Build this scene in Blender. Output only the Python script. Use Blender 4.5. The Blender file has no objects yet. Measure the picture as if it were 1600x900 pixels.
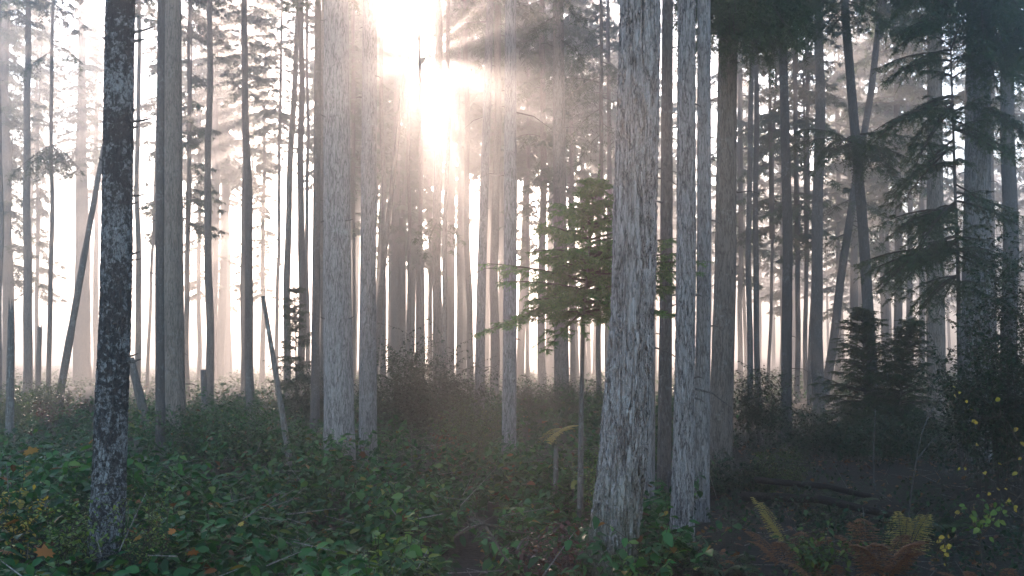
import bpy, math, random
import numpy as np

# ------------------------------------------------------------------ camera, light, exposure
sc = bpy.context.scene
col = sc.collection
PITCH = math.radians(3.75)
CAMZ = 1.7
FPX = 1556.0                      # focal length in pixels of a 1600 px wide picture
SUN_EL = math.radians(16.6)
SUN_AZ = math.radians(-5.3)       # measured from +Y towards +X
SUN_STRENGTH = 4.7
SKY_STRENGTH = 0.15
EXPOSURE = 2.15
HAZE_DENSITY = 0.0115
HAZE_G = 0.8

cam_d = bpy.data.cameras.new('camera')
cam = bpy.data.objects.new('camera', cam_d)
col.objects.link(cam)
cam.location = (0, 0, CAMZ)
cam.rotation_euler = (math.pi / 2 + PITCH, 0, 0)
cam_d.sensor_width = 36.0
cam_d.lens = 36.0 * FPX / 1600.0
cam_d.clip_start = 0.05
cam_d.clip_end = 3000
sc.camera = cam

world = bpy.data.worlds.new('World')
sc.world = world
world.use_nodes = True
wn = world.node_tree
bg = wn.nodes['Background']
sky = wn.nodes.new('ShaderNodeTexSky')
sky.sky_type = 'NISHITA'
sky.sun_disc = False
sky.sun_elevation = SUN_EL
sky.sun_rotation = SUN_AZ
sky.air_density = 1.0
sky.dust_density = 0.3
sky.ozone_density = 1.5
wn.links.new(sky.outputs[0], bg.inputs[0])
bg.inputs[1].default_value = SKY_STRENGTH

sun_d = bpy.data.lights.new('sun', 'SUN')
sun_d.energy = SUN_STRENGTH
sun_d.angle = math.radians(0.5)
sun_d.color = (1.0, 0.76, 0.63)
sun = bpy.data.objects.new('sun', sun_d)
col.objects.link(sun)
sun.rotation_euler = (-(math.pi / 2 - SUN_EL), 0, -SUN_AZ)   # shines from +Y, high, towards the camera
sun.location = (-10, 120, 60)

sc.view_settings.view_transform = 'Standard'
sc.view_settings.look = 'None'
sc.view_settings.exposure = EXPOSURE
sc.view_settings.gamma = 1.0
sc.view_settings.use_curve_mapping = False
sc.render.engine = 'CYCLES'
cy = sc.cycles
cy.max_bounces = 5
cy.diffuse_bounces = 2
cy.glossy_bounces = 2
cy.transmission_bounces = 2
cy.transparent_max_bounces = 4
cy.volume_bounces = 0
cy.use_denoising = True
cy.sample_clamp_indirect = 4.0

R = random.Random(7)
NR = np.random.default_rng(11)


# ------------------------------------------------------------------ helpers
def P(px, py, Y):
    """The point at distance Y in front of the camera that the photo shows at (px, py)."""
    u, v = px - 800.0, 450.0 - py
    y = FPX * math.cos(PITCH) - v * math.sin(PITCH)
    z = FPX * math.sin(PITCH) + v * math.cos(PITCH)
    return np.array([u * Y / y, Y, CAMZ + z * Y / y])


def ground(x, y):
    return (0.09 * np.sin(0.42 * x + 1.0) * np.cos(0.31 * y + .4) + 0.06 * np.sin(0.93 * x + 0.71 * y)
            + 0.03 * np.sin(2.1 * x - 1.3 * y + 2) + 0.22 * np.sin(0.05 * x + 0.8) * np.sin(0.045 * y) - 0.04)


def tag(o, label=None, cat=None, group=None, kind=None):
    if label: o['label'] = label
    if cat: o['category'] = cat
    if group: o['group'] = group
    if kind: o['kind'] = kind
    return o


def empty(name, loc):
    o = bpy.data.objects.new(name, None)
    o.empty_display_size = 0.2
    col.objects.link(o)
    o.location = [float(c) for c in loc]
    return o


def mesh(name, verts, faces_list, smooth=False):
    """faces_list: arrays of shape (n, k) of vertex indices."""
    me = bpy.data.meshes.new(name)
    verts = np.asarray(verts, dtype=np.float32)
    me.vertices.add(len(verts))
    me.vertices.foreach_set('co', verts.ravel())
    loops, starts, off = [], [], 0
    for f in faces_list:
        f = np.asarray(f, dtype=np.int32)
        if len(f) == 0:
            continue
        loops.append(f.ravel())
        starts.append(off + np.arange(len(f), dtype=np.int32) * f.shape[1])
        off += f.size
    loops = np.concatenate(loops)
    starts = np.concatenate(starts)
    me.loops.add(len(loops))
    me.loops.foreach_set('vertex_index', loops)
    me.polygons.add(len(starts))
    me.polygons.foreach_set('loop_start', starts)
    me.update(calc_edges=True)
    if smooth:
        me.polygons.foreach_set('use_smooth', np.ones(len(starts), dtype=bool))
    me.validate()
    return me


def link(name, me, mat, parent=None):
    o = bpy.data.objects.new(name, me)
    col.objects.link(o)
    if mat is not None and not me.materials:
        me.materials.append(mat)
    if parent is not None:
        o.parent = parent
    return o


class Geo:
    """Collects vertices and faces of one mesh."""
    def __init__(self):
        self.v, self.f, self.n = [], {}, 0

    def add(self, v, *faces):
        v = np.asarray(v, dtype=np.float64).reshape(-1, 3)
        for f in faces:
            f = np.asarray(f)
            if len(f):
                self.f.setdefault(f.shape[1], []).append(f + self.n)
        self.v.append(v)
        self.n += len(v)

    def build(self, name, mat, parent=None, smooth=False, shift=(0, 0, 0)):
        v = np.concatenate(self.v) - np.asarray(shift, dtype=float)
        me = mesh(name, v, [np.concatenate(f) for f in self.f.values()], smooth)
        return link(name, me, mat, parent)


def tube(g, pts, rad, ns=6, bump=0.0, seed=0, cap=True, roots=0.0):
    """A tapering tube round a line of points, optionally uneven."""
    pts = np.asarray(pts, dtype=float)
    rad = np.broadcast_to(np.asarray(rad, dtype=float), (len(pts),))
    t = np.gradient(pts, axis=0)
    t /= np.linalg.norm(t, axis=1)[:, None] + 1e-12
    ref = np.array([0, 1.0, 0]) if abs(t[0][1]) < 0.9 else np.array([1.0, 0, 0])
    a = np.cross(t, ref); a /= np.linalg.norm(a, axis=1)[:, None] + 1e-12
    b = np.cross(t, a)
    th = np.linspace(0, 2 * math.pi, ns, endpoint=False)
    r = rad[:, None] * np.ones(ns)[None, :]
    if bump:
        q = np.random.default_rng(seed)
        s = np.arange(len(pts))[:, None] / max(1, len(pts))
        L = np.cumsum(np.r_[0, np.linalg.norm(np.diff(pts, axis=0), axis=1)])[:, None]
        k = 0
        for m in range(1, 6):
            k = k + np.sin(m * th[None, :] + q.uniform(0, 6) + L * q.uniform(-1.5, 1.5) * m) * q.uniform(.3, 1) / m ** .7
        for m in range(4):
            k = k + np.sin(q.integers(0, 3) * th[None, :] + q.uniform(0, 6) + L * q.uniform(2, 9)) * q.uniform(.1, .4)
        r = r * (1 + bump * k)
        if roots:
            lob = np.abs(np.sin(2.5 * th[None, :] + q.uniform(0, 6))) ** 1.5 + .5 * np.sin(3 * th[None, :] + q.uniform(0, 6))
            r = r * (1 + roots * lob * np.exp(-L / .28) + roots * .25 * lob * np.exp(-L / .9))
    v = pts[:, None, :] + r[:, :, None] * (np.cos(th)[None, :, None] * a[:, None, :] + np.sin(th)[None, :, None] * b[:, None, :])
    n = len(pts)
    i = np.arange(n - 1)[:, None] * ns
    j = np.arange(ns)[None, :]
    j2 = (j + 1) % ns
    quads = np.stack([i + j, i + j2, i + ns + j2, i + ns + j], -1).reshape(-1, 4)
    vv = v.reshape(-1, 3)
    if cap:
        vv = np.vstack([vv, pts[-1] + t[-1] * rad[-1] * .3])
        top = np.stack([(n - 1) * ns + np.arange(ns), (n - 1) * ns + (np.arange(ns) + 1) % ns, np.full(ns, n * ns)], -1)
        g.add(vv, quads, top)
    else:
        g.add(vv, quads)


def sticks(g, A, B, ra, rb):
    """Many thin three-sided sticks at once."""
    A = np.asarray(A, float); B = np.asarray(B, float)
    n = len(A)
    if n == 0: return
    ra = np.broadcast_to(np.asarray(ra, float), (n,)); rb = np.broadcast_to(np.asarray(rb, float), (n,))
    d = B - A
    d /= np.linalg.norm(d, axis=1)[:, None] + 1e-9
    ref = np.where(np.abs(d[:, 2:3]) > .9, np.array([[1., 0, 0]]), np.array([[0, 0, 1.]]))
    a = np.cross(d, ref); a /= np.linalg.norm(a, axis=1)[:, None] + 1e-9
    b = np.cross(d, a)
    vs = []
    for base, r in ((A, ra), (B, rb)):
        for k in range(3):
            an = 2 * math.pi * k / 3
            vs.append(base + r[:, None] * (a * math.cos(an) + b * math.sin(an)))
    v = np.stack(vs, 1).reshape(-1, 3)
    o = (np.arange(n) * 6)[:, None]
    g.add(v, np.concatenate([o + np.array([[k, (k + 1) % 3, 3 + (k + 1) % 3, 3 + k]]) for k in range(3)]))


def needles(g, A, B, n, nl, nw, fwd=0.7, droop=0.15, rng=NR, fan=0.35, taper=0.3):
    """Needle combs along both sides of twigs A -> B (arrays), one triangle each."""
    A = np.asarray(A, float); B = np.asarray(B, float)
    m = len(A)
    if m == 0: return
    d = B - A
    Ls = np.linalg.norm(d, axis=1)[:, None] + 1e-9
    dn = d / Ls
    ref = np.where(np.abs(dn[:, 2:3]) > .85, rng.normal(size=(m, 3)), np.array([[0, 0, 1.]]))
    s = np.cross(dn, ref); s /= np.linalg.norm(s, axis=1)[:, None] + 1e-9
    u = np.cross(s, dn)
    t = (np.arange(n) + .5) / n
    T = np.clip(t[None, :, None] + rng.uniform(-.4, .4, (m, n, 2)) / n, 0.02, 1)      # two sides
    side = np.array([1.0, -1.0])[None, None, :]
    base = A[:, None, None, :] + d[:, None, None, :] * T[..., None]
    roll = rng.normal(0, fan, (m, n, 2))
    sv = (side * np.cos(roll))[..., None] * s[:, None, None, :] + np.sin(roll)[..., None] * u[:, None, None, :]
    ln = nl * rng.uniform(.7, 1.15, (m, n, 2)) * (1 - taper * np.abs(T - .35) * 1.5)
    tip = base + (sv + dn[:, None, None, :] * fwd) * ln[..., None]
    tip[..., 2] -= droop * ln
    w = dn[:, None, None, :] * (nw * .5)
    v = np.stack([base - w, base + w, tip], -2).reshape(-1, 3)
    g.add(v, np.arange(len(v)).reshape(-1, 3))


def bough(A, B, W, p0, ang, L, lift=0.05, droop=0.35, tw=0.9, hang=0.5, step=0.16, sub=0.22, rng=R, curl=0.0):
    """One conifer branch: fills twig lists A, B and wood list W (a, b, ra, rb)."""
    d = np.array([math.cos(ang), math.sin(ang), 0]); s = np.array([-d[1], d[0], 0])
    n = max(4, int(L / step))
    r0 = 0.012 + 0.009 * L
    f = lambda t: p0 + d * (L * t) + s * (curl * L * t * t) + np.array([0, 0, lift * L * t - droop * L * t * t])
    prev = f(0)
    for i in range(1, n + 1):
        t = i / n
        q = f(t)
        W.append((prev, q, r0 * (1 - .85 * (i - 1) / n), r0 * (1 - .85 * t)))
        if t > 0.12:
            for sg in (1, -1):
                if rng.random() < .12: continue
                l = tw * (0.35 + 0.9 * math.sin(math.pi * min(1, .18 + t * .75))) * (1 - .45 * t) * rng.uniform(.6, 1.2)
                dv = d * rng.uniform(.45, .9) + s * sg * rng.uniform(.6, 1.1)
                dv /= np.linalg.norm(dv)
                k = max(1, int(l / sub))
                a = q
                for j in range(k):
                    u = (j + 1) / k
                    b = q + dv * (l * u * (1 - .25 * hang * u)) + np.array([0, 0, -hang * l * u * u * .8 + rng.uniform(-.02, .02)])
                    A.append(a); B.append(b)
                    if rng.random() < .85:            # side twiglets
                        for sg2 in (1, -1):
                            e = dv * rng.uniform(.4, .9) + np.cross([0, 0, 1], dv) * sg2 * .8
                            ll = sub * rng.uniform(.7, 1.4) * (1.1 - .5 * u)
                            A.append(a); B.append(a + e * ll + np.array([0, 0, -hang * ll * rng.uniform(.2, 1.0)]))
                    a = b
        prev = q
    A.append(prev - d * sub * .3); B.append(prev + d * sub + np.array([0, 0, -droop * sub]))


# ------------------------------------------------------------------ materials
def new_mat(name):
    m = bpy.data.materials.new(name)
    m.use_nodes = True
    nt = m.node_tree
    nt.nodes.clear()
    out = nt.nodes.new('ShaderNodeOutputMaterial')
    return m, nt, out


def N(nt, t, **kw):
    n = nt.nodes.new(t)
    for k, v in kw.items():
        if k in n.inputs.keys():
            n.inputs[k].default_value = v
        else:
            setattr(n, k, v)
    return n


def ramp(nt, src, stops, interp='LINEAR'):
    r = nt.nodes.new('ShaderNodeValToRGB')
    r.color_ramp.interpolation = interp
    e = r.color_ramp.elements
    while len(e) < len(stops): e.new(0.5)
    for k, (p, c) in enumerate(stops):
        e[k].position = p
        e[k].color = (*c, 1) if len(c) == 3 else c
    nt.links.new(src, r.inputs[0])
    return r.outputs[0]


def mix(nt, fac, a, b, blend='MIX'):
    n = nt.nodes.new('ShaderNodeMix')
    n.data_type = 'RGBA'
    n.blend_type = blend
    for sock, val in ((n.inputs[0], fac), (n.inputs[6], a), (n.inputs[7], b)):
        if hasattr(val, 'is_linked') or isinstance(val, bpy.types.NodeSocket):
            nt.links.new(val, sock)
        else:
            sock.default_value = val if isinstance(val, (int, float)) else (*val, 1)
    return n.outputs[2]


def math_n(nt, op, a, b=0.0):
    n = nt.nodes.new('ShaderNodeMath')
    n.operation = op
    for s, v in zip(n.inputs, (a, b)):
        if isinstance(v, bpy.types.NodeSocket): nt.links.new(v, s)
        else: s.default_value = v
    return n.outputs[0]


def bark_mat(name, plate, crack, lichen, scale, stretch, lichen_amt, depth, moss=False, true_disp=False, crack_w=0.12, fine=60):
    m, nt, out = new_mat(name)
    L = nt.links.new
    tc = N(nt, 'ShaderNodeTexCoord')
    oi = N(nt, 'ShaderNodeObjectInfo')
    off = N(nt, 'ShaderNodeVectorMath', operation='ADD')
    rnd = N(nt, 'ShaderNodeVectorMath', operation='SCALE')
    comb = N(nt, 'ShaderNodeCombineXYZ')
    for k in range(3): L(oi.outputs['Random'], comb.inputs[k])
    L(comb.outputs[0], rnd.inputs[0]); rnd.inputs['Scale'].default_value = 37.0
    L(tc.outputs['Object'], off.inputs[0]); L(rnd.outputs[0], off.inputs[1])
    mp = N(nt, 'ShaderNodeMapping'); mp.inputs['Scale'].default_value = (1, 1, stretch)
    L(off.outputs[0], mp.inputs[0])
    wob = N(nt, 'ShaderNodeTexNoise', Scale=scale * .9, Detail=3.0)
    L(mp.outputs[0], wob.inputs['Vector'])
    wadd = N(nt, 'ShaderNodeVectorMath', operation='MULTIPLY_ADD')
    L(wob.outputs['Color'], wadd.inputs[0]); wadd.inputs[1].default_value = (.22 * 10 / scale,) * 3; L(mp.outputs[0], wadd.inputs[2])
    mpf = N(nt, 'ShaderNodeMapping'); mpf.inputs['Scale'].default_value = (1, 1, stretch * .55)
    L(off.outputs[0], mpf.inputs[0])
    def furrow(sc_, lo, hi, floor):
        r_ = N(nt, 'ShaderNodeTexNoise', Scale=sc_, Detail=3.5, Roughness=.55, Distortion=.35)
        L(mpf.outputs[0], r_.inputs['Vector'])
        a_ = math_n(nt, 'ABSOLUTE', math_n(nt, 'SUBTRACT', r_.outputs['Fac'], .5))
        return ramp(nt, a_, [(0, (floor,) * 3), (lo, (.6,) * 3), (hi, (1, 1, 1))])
    f1 = furrow(scale * 1.1, crack_w * .14, crack_w * .42, 0.0)
    f2 = furrow(scale * 2.4, crack_w * .12, crack_w * .4, .68)
    vo = N(nt, 'ShaderNodeTexVoronoi', feature='DISTANCE_TO_EDGE', Scale=scale * .9)
    L(wadd.outputs[0], vo.inputs['Vector'])
    cut = ramp(nt, vo.outputs['Distance'], [(0, (.6, .6, .6)), (crack_w * .4, (1, 1, 1))])
    e1 = math_n(nt, 'MULTIPLY', f1, cut)
    e2 = f2
    edge = math_n(nt, 'MULTIPLY', e1, e2)
    fi = N(nt, 'ShaderNodeTexNoise', Scale=fine, Detail=6.0, Roughness=.7)
    mp2 = N(nt, 'ShaderNodeMapping'); mp2.inputs['Scale'].default_value = (1, 1, .45)
    L(off.outputs[0], mp2.inputs[0]); L(mp2.outputs[0], fi.inputs['Vector'])
    big = N(nt, 'ShaderNodeTexNoise', Scale=2.3, Detail=4.0, Roughness=.6)
    L(off.outputs[0], big.inputs['Vector'])
    li = N(nt, 'ShaderNodeTexNoise', Scale=fine / 3.8, Detail=7.0, Roughness=.68, Distortion=.6)
    L(off.outputs[0], li.inputs['Vector'])
    lb = math_n(nt, 'ADD', li.outputs['Fac'], math_n(nt, 'MULTIPLY', math_n(nt, 'SUBTRACT', big.outputs['Fac'], .5), .6))
    lim = ramp(nt, lb, [(.62 - lichen_amt * .22, (0, 0, 0)), (.70 - lichen_amt * .18, (1, 1, 1))])
    pv = mix(nt, fi.outputs['Fac'], [c * .68 for c in plate], [min(1, c * 1.25) for c in plate])
    pv = mix(nt, math_n(nt, 'MULTIPLY', big.outputs['Fac'], .6), pv, [plate[0] * .75, plate[1] * .68, plate[2] * .6])
    tint = ramp(nt, oi.outputs['Random'], [(0, (.72, .7, .7)), (1, (1.15, 1.12, 1.1))])
    pv = mix(nt, 1.0, pv, tint, 'MULTIPLY')
    c = mix(nt, edge, crack, pv)
    lf = math_n(nt, 'MULTIPLY', lim, math_n(nt, 'MULTIPLY', edge, .85))
    lic = mix(nt, fi.outputs['Fac'], [x * .65 for x in lichen], lichen)
    c = mix(nt, lf, c, lic)
    if moss:
        sep = N(nt, 'ShaderNodeSeparateXYZ'); L(tc.outputs['Object'], sep.inputs[0])
        mz = N(nt, 'ShaderNodeMapRange'); mz.inputs[1].default_value = 1.35; mz.inputs[2].default_value = 0.1
        L(sep.outputs[2], mz.inputs[0])
        mx = N(nt, 'ShaderNodeMapRange'); mx.inputs[1].default_value = -.02; mx.inputs[2].default_value = -.22
        L(sep.outputs[0], mx.inputs[0])
        mf = math_n(nt, 'MULTIPLY', math_n(nt, 'ADD', math_n(nt, 'MULTIPLY', mz.outputs[0], .65), math_n(nt, 'MULTIPLY', mx.outputs[0], .45)),
                    math_n(nt, 'GREATER_THAN', math_n(nt, 'ADD', li.outputs['Fac'], math_n(nt, 'MULTIPLY', mz.outputs[0], .2)), .56))
        mg = mix(nt, fi.outputs['Fac'], (.018, .03, .008), (.085, .10, .03))
        c = mix(nt, mf, c, mg)
    bs = N(nt, 'ShaderNodeBsdfPrincipled', Roughness=.88)
    bs.inputs['Specular IOR Level'].default_value = .25
    L(c, bs.inputs['Base Color'])
    h = math_n(nt, 'ADD', math_n(nt, 'MULTIPLY', edge, .75), math_n(nt, 'ADD', math_n(nt, 'MULTIPLY', fi.outputs['Fac'], .3), math_n(nt, 'MULTIPLY', lf, .22)))
    dp = N(nt, 'ShaderNodeDisplacement', Midlevel=1.0, Scale=depth)
    L(h, dp.inputs['Height']); L(dp.outputs[0], out.inputs['Displacement'])
    L(bs.outputs[0], out.inputs['Surface'])
    m.displacement_method = 'BOTH' if true_disp else 'BUMP'
    return m


def leaf_mat(name, stops, rough=.4, trans=.3, spec=.5, vein=False):
    """Leaves whose colour differs from leaf to leaf."""
    m, nt, out = new_mat(name)
    L = nt.links.new
    ge = N(nt, 'ShaderNodeNewGeometry')
    c = ramp(nt, ge.outputs['Random Per Island'], stops)
    tc = N(nt, 'ShaderNodeTexCoord')
    no = N(nt, 'ShaderNodeTexNoise', Scale=1.3, Detail=3.0)
    L(tc.outputs['Object'], no.inputs['Vector'])
    c = mix(nt, 1.0, c, ramp(nt, no.outputs['Fac'], [(.3, (.6, .65, .6)), (.7, (1.3, 1.25, 1.15))]), 'MULTIPLY')
    bs = N(nt, 'ShaderNodeBsdfPrincipled', Roughness=rough)
    bs.inputs['Specular IOR Level'].default_value = spec
    L(c, bs.inputs['Base Color'])
    tr = N(nt, 'ShaderNodeBsdfTranslucent')
    L(mix(nt, 1.0, c, (1.5, 1.6, .7), 'MULTIPLY'), tr.inputs['Color'])
    ms = N(nt, 'ShaderNodeMixShader', Fac=trans)
    L(bs.outputs[0], ms.inputs[1]); L(tr.outputs[0], ms.inputs[2])
    L(ms.outputs[0], out.inputs['Surface'])
    return m


M = {}
M['bark_big'] = bark_mat('bark_fissured', (.42, .42, .435), (.025, .025, .028), (.50, .51, .52), 15, .24, .14, .034, moss=True, true_disp=True, crack_w=.16, fine=70)
M['bark_pale'] = bark_mat('bark_pale', (.37, .37, .385), (.025, .025, .028), (.46, .47, .48), 24, .26, .12, .016, true_disp=True, crack_w=.16, fine=80)
M['bark_lichen'] = bark_mat('bark_lichened', (.055, .06, .068), (.016, .018, .021), (.38, .41, .43), 30, .6, .60, .016, true_disp=True, crack_w=.15, fine=90)
M['bark_grey'] = bark_mat('bark_grey', (.33, .33, .34), (.05, .05, .052), (.42, .43, .44), 24, .28, .15, .014, crack_w=.14)
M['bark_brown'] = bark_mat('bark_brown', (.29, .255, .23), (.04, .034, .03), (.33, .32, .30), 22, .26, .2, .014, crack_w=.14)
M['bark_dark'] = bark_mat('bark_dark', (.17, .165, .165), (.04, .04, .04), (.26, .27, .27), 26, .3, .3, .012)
M['dead_wood'] = bark_mat('weathered_wood', (.24, .23, .22), (.05, .045, .04), (.42, .43, .42), 34, .06, .4, .01)
M['wet_log'] = bark_mat('wet_rotten_log', (.035, .03, .026), (.012, .01, .009), (.07, .075, .06), 22, .2, .1, .012)
M['twig'] = bark_mat('twig_bark', (.09, .075, .06), (.03, .025, .02), (.2, .2, .18), 40, .3, .2, .003)
M['needle'] = leaf_mat('needles', [(0, (.020, .050, .022)), (.6, (.034, .075, .028)), (1, (.065, .105, .036))], rough=.5, trans=.3, spec=.3)
M['needle_bright'] = leaf_mat('needles_fresh', [(0, (.035, .12, .030)), (.6, (.060, .18, .042)), (1, (.13, .26, .06))], rough=.45, trans=.35, spec=.35)
M['salal'] = leaf_mat('evergreen_leaves', [(0, (.010, .054, .017)), (.5, (.020, .092, .028)), (.86, (.042, .14, .036)), (.95, (.085, .16, .035)), (.972, (.20, .17, .03)), (.985, (.22, .07, .02)), (1, (.10, .03, .015))], rough=.5, trans=.25, spec=.2)
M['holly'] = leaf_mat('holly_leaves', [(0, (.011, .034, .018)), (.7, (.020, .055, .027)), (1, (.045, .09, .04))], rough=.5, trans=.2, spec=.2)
M['green'] = leaf_mat('green_leaves', [(0, (.035, .075, .02)), (.7, (.06, .11, .025)), (1, (.13, .16, .03))], rough=.45, trans=.35)
M['lime'] = leaf_mat('lime_leaves', [(0, (.06, .13, .03)), (.7, (.11, .19, .035)), (1, (.22, .26, .05))], rough=.4, trans=.4)
M['yellow'] = leaf_mat('yellow_leaves', [(0, (.30, .20, .03)), (.7, (.45, .31, .04)), (1, (.30, .27, .04))], rough=.55, trans=.35)
M['rust'] = leaf_mat('rust_leaves', [(0, (.10, .035, .018)), (.5, (.17, .055, .02)), (.8, (.24, .10, .03)), (1, (.12, .08, .03))], rough=.6, trans=.35)
M['orange'] = leaf_mat('orange_leaf', [(0, (.34, .11, .02)), (1, (.40, .15, .03))], rough=.55, trans=.35)
M['tan_leaf'] = leaf_mat('dry_leaf', [(0, (.30, .16, .07)), (1, (.36, .20, .09))], rough=.6, trans=.3)
M['gold_fern'] = leaf_mat('golden_fern', [(0, (.42, .29, .10)), (.6, (.55, .40, .16)), (1, (.42, .38, .12))], rough=.6, trans=.35)
M['brown_fern'] = leaf_mat('brown_fern', [(0, (.14, .055, .03)), (.6, (.23, .095, .045)), (1, (.32, .16, .07))], rough=.65, trans=.3)
M['fern'] = leaf_mat('green_fern', [(0, (.022, .055, .022)), (.6, (.035, .08, .028)), (1, (.06, .11, .03))], rough=.45, trans=.3)
M['wine'] = leaf_mat('wine_leaves', [(0, (.035, .012, .016)), (.6, (.07, .02, .022)), (1, (.13, .035, .025))], rough=.4, trans=.3)

m, nt, out = new_mat('forest_soil')
tc = N(nt, 'ShaderNodeTexCoord')
n1 = N(nt, 'ShaderNodeTexNoise', Scale=.6, Detail=5.0); n2 = N(nt, 'ShaderNodeTexNoise', Scale=26.0, Detail=8.0, Roughness=.75)
v1 = N(nt, 'ShaderNodeTexVoronoi', Scale=22.0)
for n_ in (n1, n2, v1): nt.links.new(tc.outputs['Object'], n_.inputs['Vector'])
c_ = ramp(nt, n2.outputs['Fac'], [(.3, (.008, .006, .005)), (.55, (.022, .016, .011)), (.8, (.06, .042, .026))])
c_ = mix(nt, ramp(nt, n1.outputs['Fac'], [(.45, (0, 0, 0)), (.7, (.6, .6, .6))]), c_, (.022, .032, .012))
b_ = N(nt, 'ShaderNodeBsdfPrincipled', Roughness=.95)
nt.links.new(c_, b_.inputs['Base Color'])
d_ = N(nt, 'ShaderNodeDisplacement', Midlevel=.5, Scale=.05)
nt.links.new(math_n(nt, 'ADD', n2.outputs['Fac'], v1.outputs['Distance']), d_.inputs['Height'])
nt.links.new(d_.outputs[0], out.inputs['Displacement'])
nt.links.new(b_.outputs[0], out.inputs['Surface'])
M['soil'] = m

# ------------------------------------------------------------------ ground and haze
xs = np.concatenate([np.linspace(-220, -26, 40), np.linspace(-25, 25, 170), np.linspace(26, 220, 40)])
ys = np.concatenate([np.linspace(-40, -1, 14), np.linspace(0, 45, 170), np.linspace(46, 420, 80)])
X, Yg = np.meshgrid(xs, ys)
Z = ground(X, Yg)
nx, ny = len(xs), len(ys)
ii, jj = np.meshgrid(np.arange(nx - 1), np.arange(ny - 1))
k_ = (jj * nx + ii).ravel()
o = link('ground', mesh('ground', np.stack([X, Yg, Z], -1).reshape(-1, 3), [np.stack([k_, k_ + 1, k_ + nx + 1, k_ + nx], -1)], True), M['soil'])
tag(o, 'dark forest floor of soil, moss and litter', None, None, 'structure')

m, nt, out = new_mat('haze_air')
pv = N(nt, 'ShaderNodeVolumePrincipled')
pv.inputs['Color'].default_value = (.97, .96, .96, 1)
pv.inputs['Density'].default_value = HAZE_DENSITY
pv.inputs['Density Attribute'].default_value = ''
pv.inputs['Anisotropy'].default_value = HAZE_G
nt.links.new(pv.outputs[0], out.inputs['Volume'])
x0, x1, y0, y1, z0, z1 = -225, 225, -45, 425, -1.6, 27.5
bv = [(x, y, z) for z in (z0, z1) for y in (y0, y1) for x in (x0, x1)]
o = link('haze', mesh('haze', bv, [[(0, 2, 3, 1), (4, 5, 7, 6), (0, 1, 5, 4), (2, 6, 7, 3), (0, 4, 6, 2), (1, 3, 7, 5)]]), m)
tag(o, 'pale morning mist filling the forest', None, None, 'stuff')

# ------------------------------------------------------------------ crown meshes shared by the trees
def crown_mesh(seed, height=13.0, radius=2.7, whorls=26, gap=0.0, nn=4, nl=.17, nw=.085, sub=.3, step=.3):
    rg = random.Random(seed)
    A, B, W = [], [], []
    for i in range(whorls):
        t = i / (whorls - 1)
        z = t * height
        rr = radius * (0.55 + .45 * math.sin(min(1, t * 2.2) * math.pi / 2)) * (1 - t) ** .75 + .25
        for k in range(rg.choice((2, 3, 3, 4))):
            if rg.random() < gap: continue
            L = rr * rg.uniform(.55, 1.15)
            bough(A, B, W, np.array([0, 0, z + rg.uniform(-.3, .3)]), rg.uniform(0, 6.283), L, lift=rg.uniform(-.05, .3), droop=rg.uniform(.25, .55),
                  tw=.62, hang=rg.uniform(.5, 1.1), step=step, sub=sub, rng=rg)
    g = Geo()
    needles(g, A, B, nn, nl, nw, fwd=.6, droop=.35, rng=np.random.default_rng(seed))
    nf = g.n // 3
    sticks(g, [w[0] for w in W], [w[1] for w in W], [w[2] for w in W], [w[3] for w in W])
    tube(g, [(0, 0, -.5), (0, 0, height * .5), (0, 0, height + .3)], [.1, .06, .01], 5)
    v = np.concatenate(g.v)
    tri = np.concatenate(g.f[3]); quad = np.concatenate(g.f[4])
    me = mesh('crown', v, [tri, quad])
    me.materials.append(M['needle']); me.materials.append(M['twig'])
    mi = np.ones(len(me.polygons), dtype=np.int32); mi[:nf] = 0
    me.polygons.foreach_set('material_index', mi)
    return me


CROWNS = [crown_mesh(s, gap=g_, whorls=w_) for s, g_, w_ in ((1, .05, 28), (2, .15, 26), (3, .1, 24), (4, .25, 26), (5, .02, 30))]
SPARSE = [crown_mesh(s, height=7.0, radius=1.9, gap=.35, whorls=13) for s in (11, 12, 13)]


# ------------------------------------------------------------------ trees
def trunk_path(pts, Y, H):
    w = [P(x, y, Y) for x, y in pts]
    w.sort(key=lambda p: p[2])
    lo, hi = w[0], w[-1]
    d0 = (w[1] - w[0]) / (w[1][2] - w[0][2])
    gz = float(ground(lo[0], Y)) - .25
    base = lo + d0 * (gz - lo[2])
    gz = float(ground(base[0], Y)) - .25
    base = lo + d0 * (gz - lo[2])
    kn = [base] + [p for p in w if p[2] > gz + .3]
    d1 = (w[-1] - w[-2]) / (w[-1][2] - w[-2][2])
    if H > hi[2] + .5:
        for f in (.33, .66, 1.0):
            dz = (H - hi[2]) * f
            kn.append(hi + d1 * dz * (1 - .35 * f) * np.array([1, 1, 0]) + np.array([0, 0, dz]))
    kn = np.array(kn)
    return kn


def curve(kn, n):
    """Smooth line through knots, n samples by height."""
    t = np.linspace(0, 1, n)
    s = np.linspace(kn[0][2], kn[-1][2], n)
    out = np.stack([np.interp(s, kn[:, 2], kn[:, k]) for k in range(3)], -1)
    for _ in range(max(1, n // 14)):
        out[1:-1, :2] = (out[:-2, :2] + 2 * out[1:-1, :2] + out[2:, :2]) / 4
    return out


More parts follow.
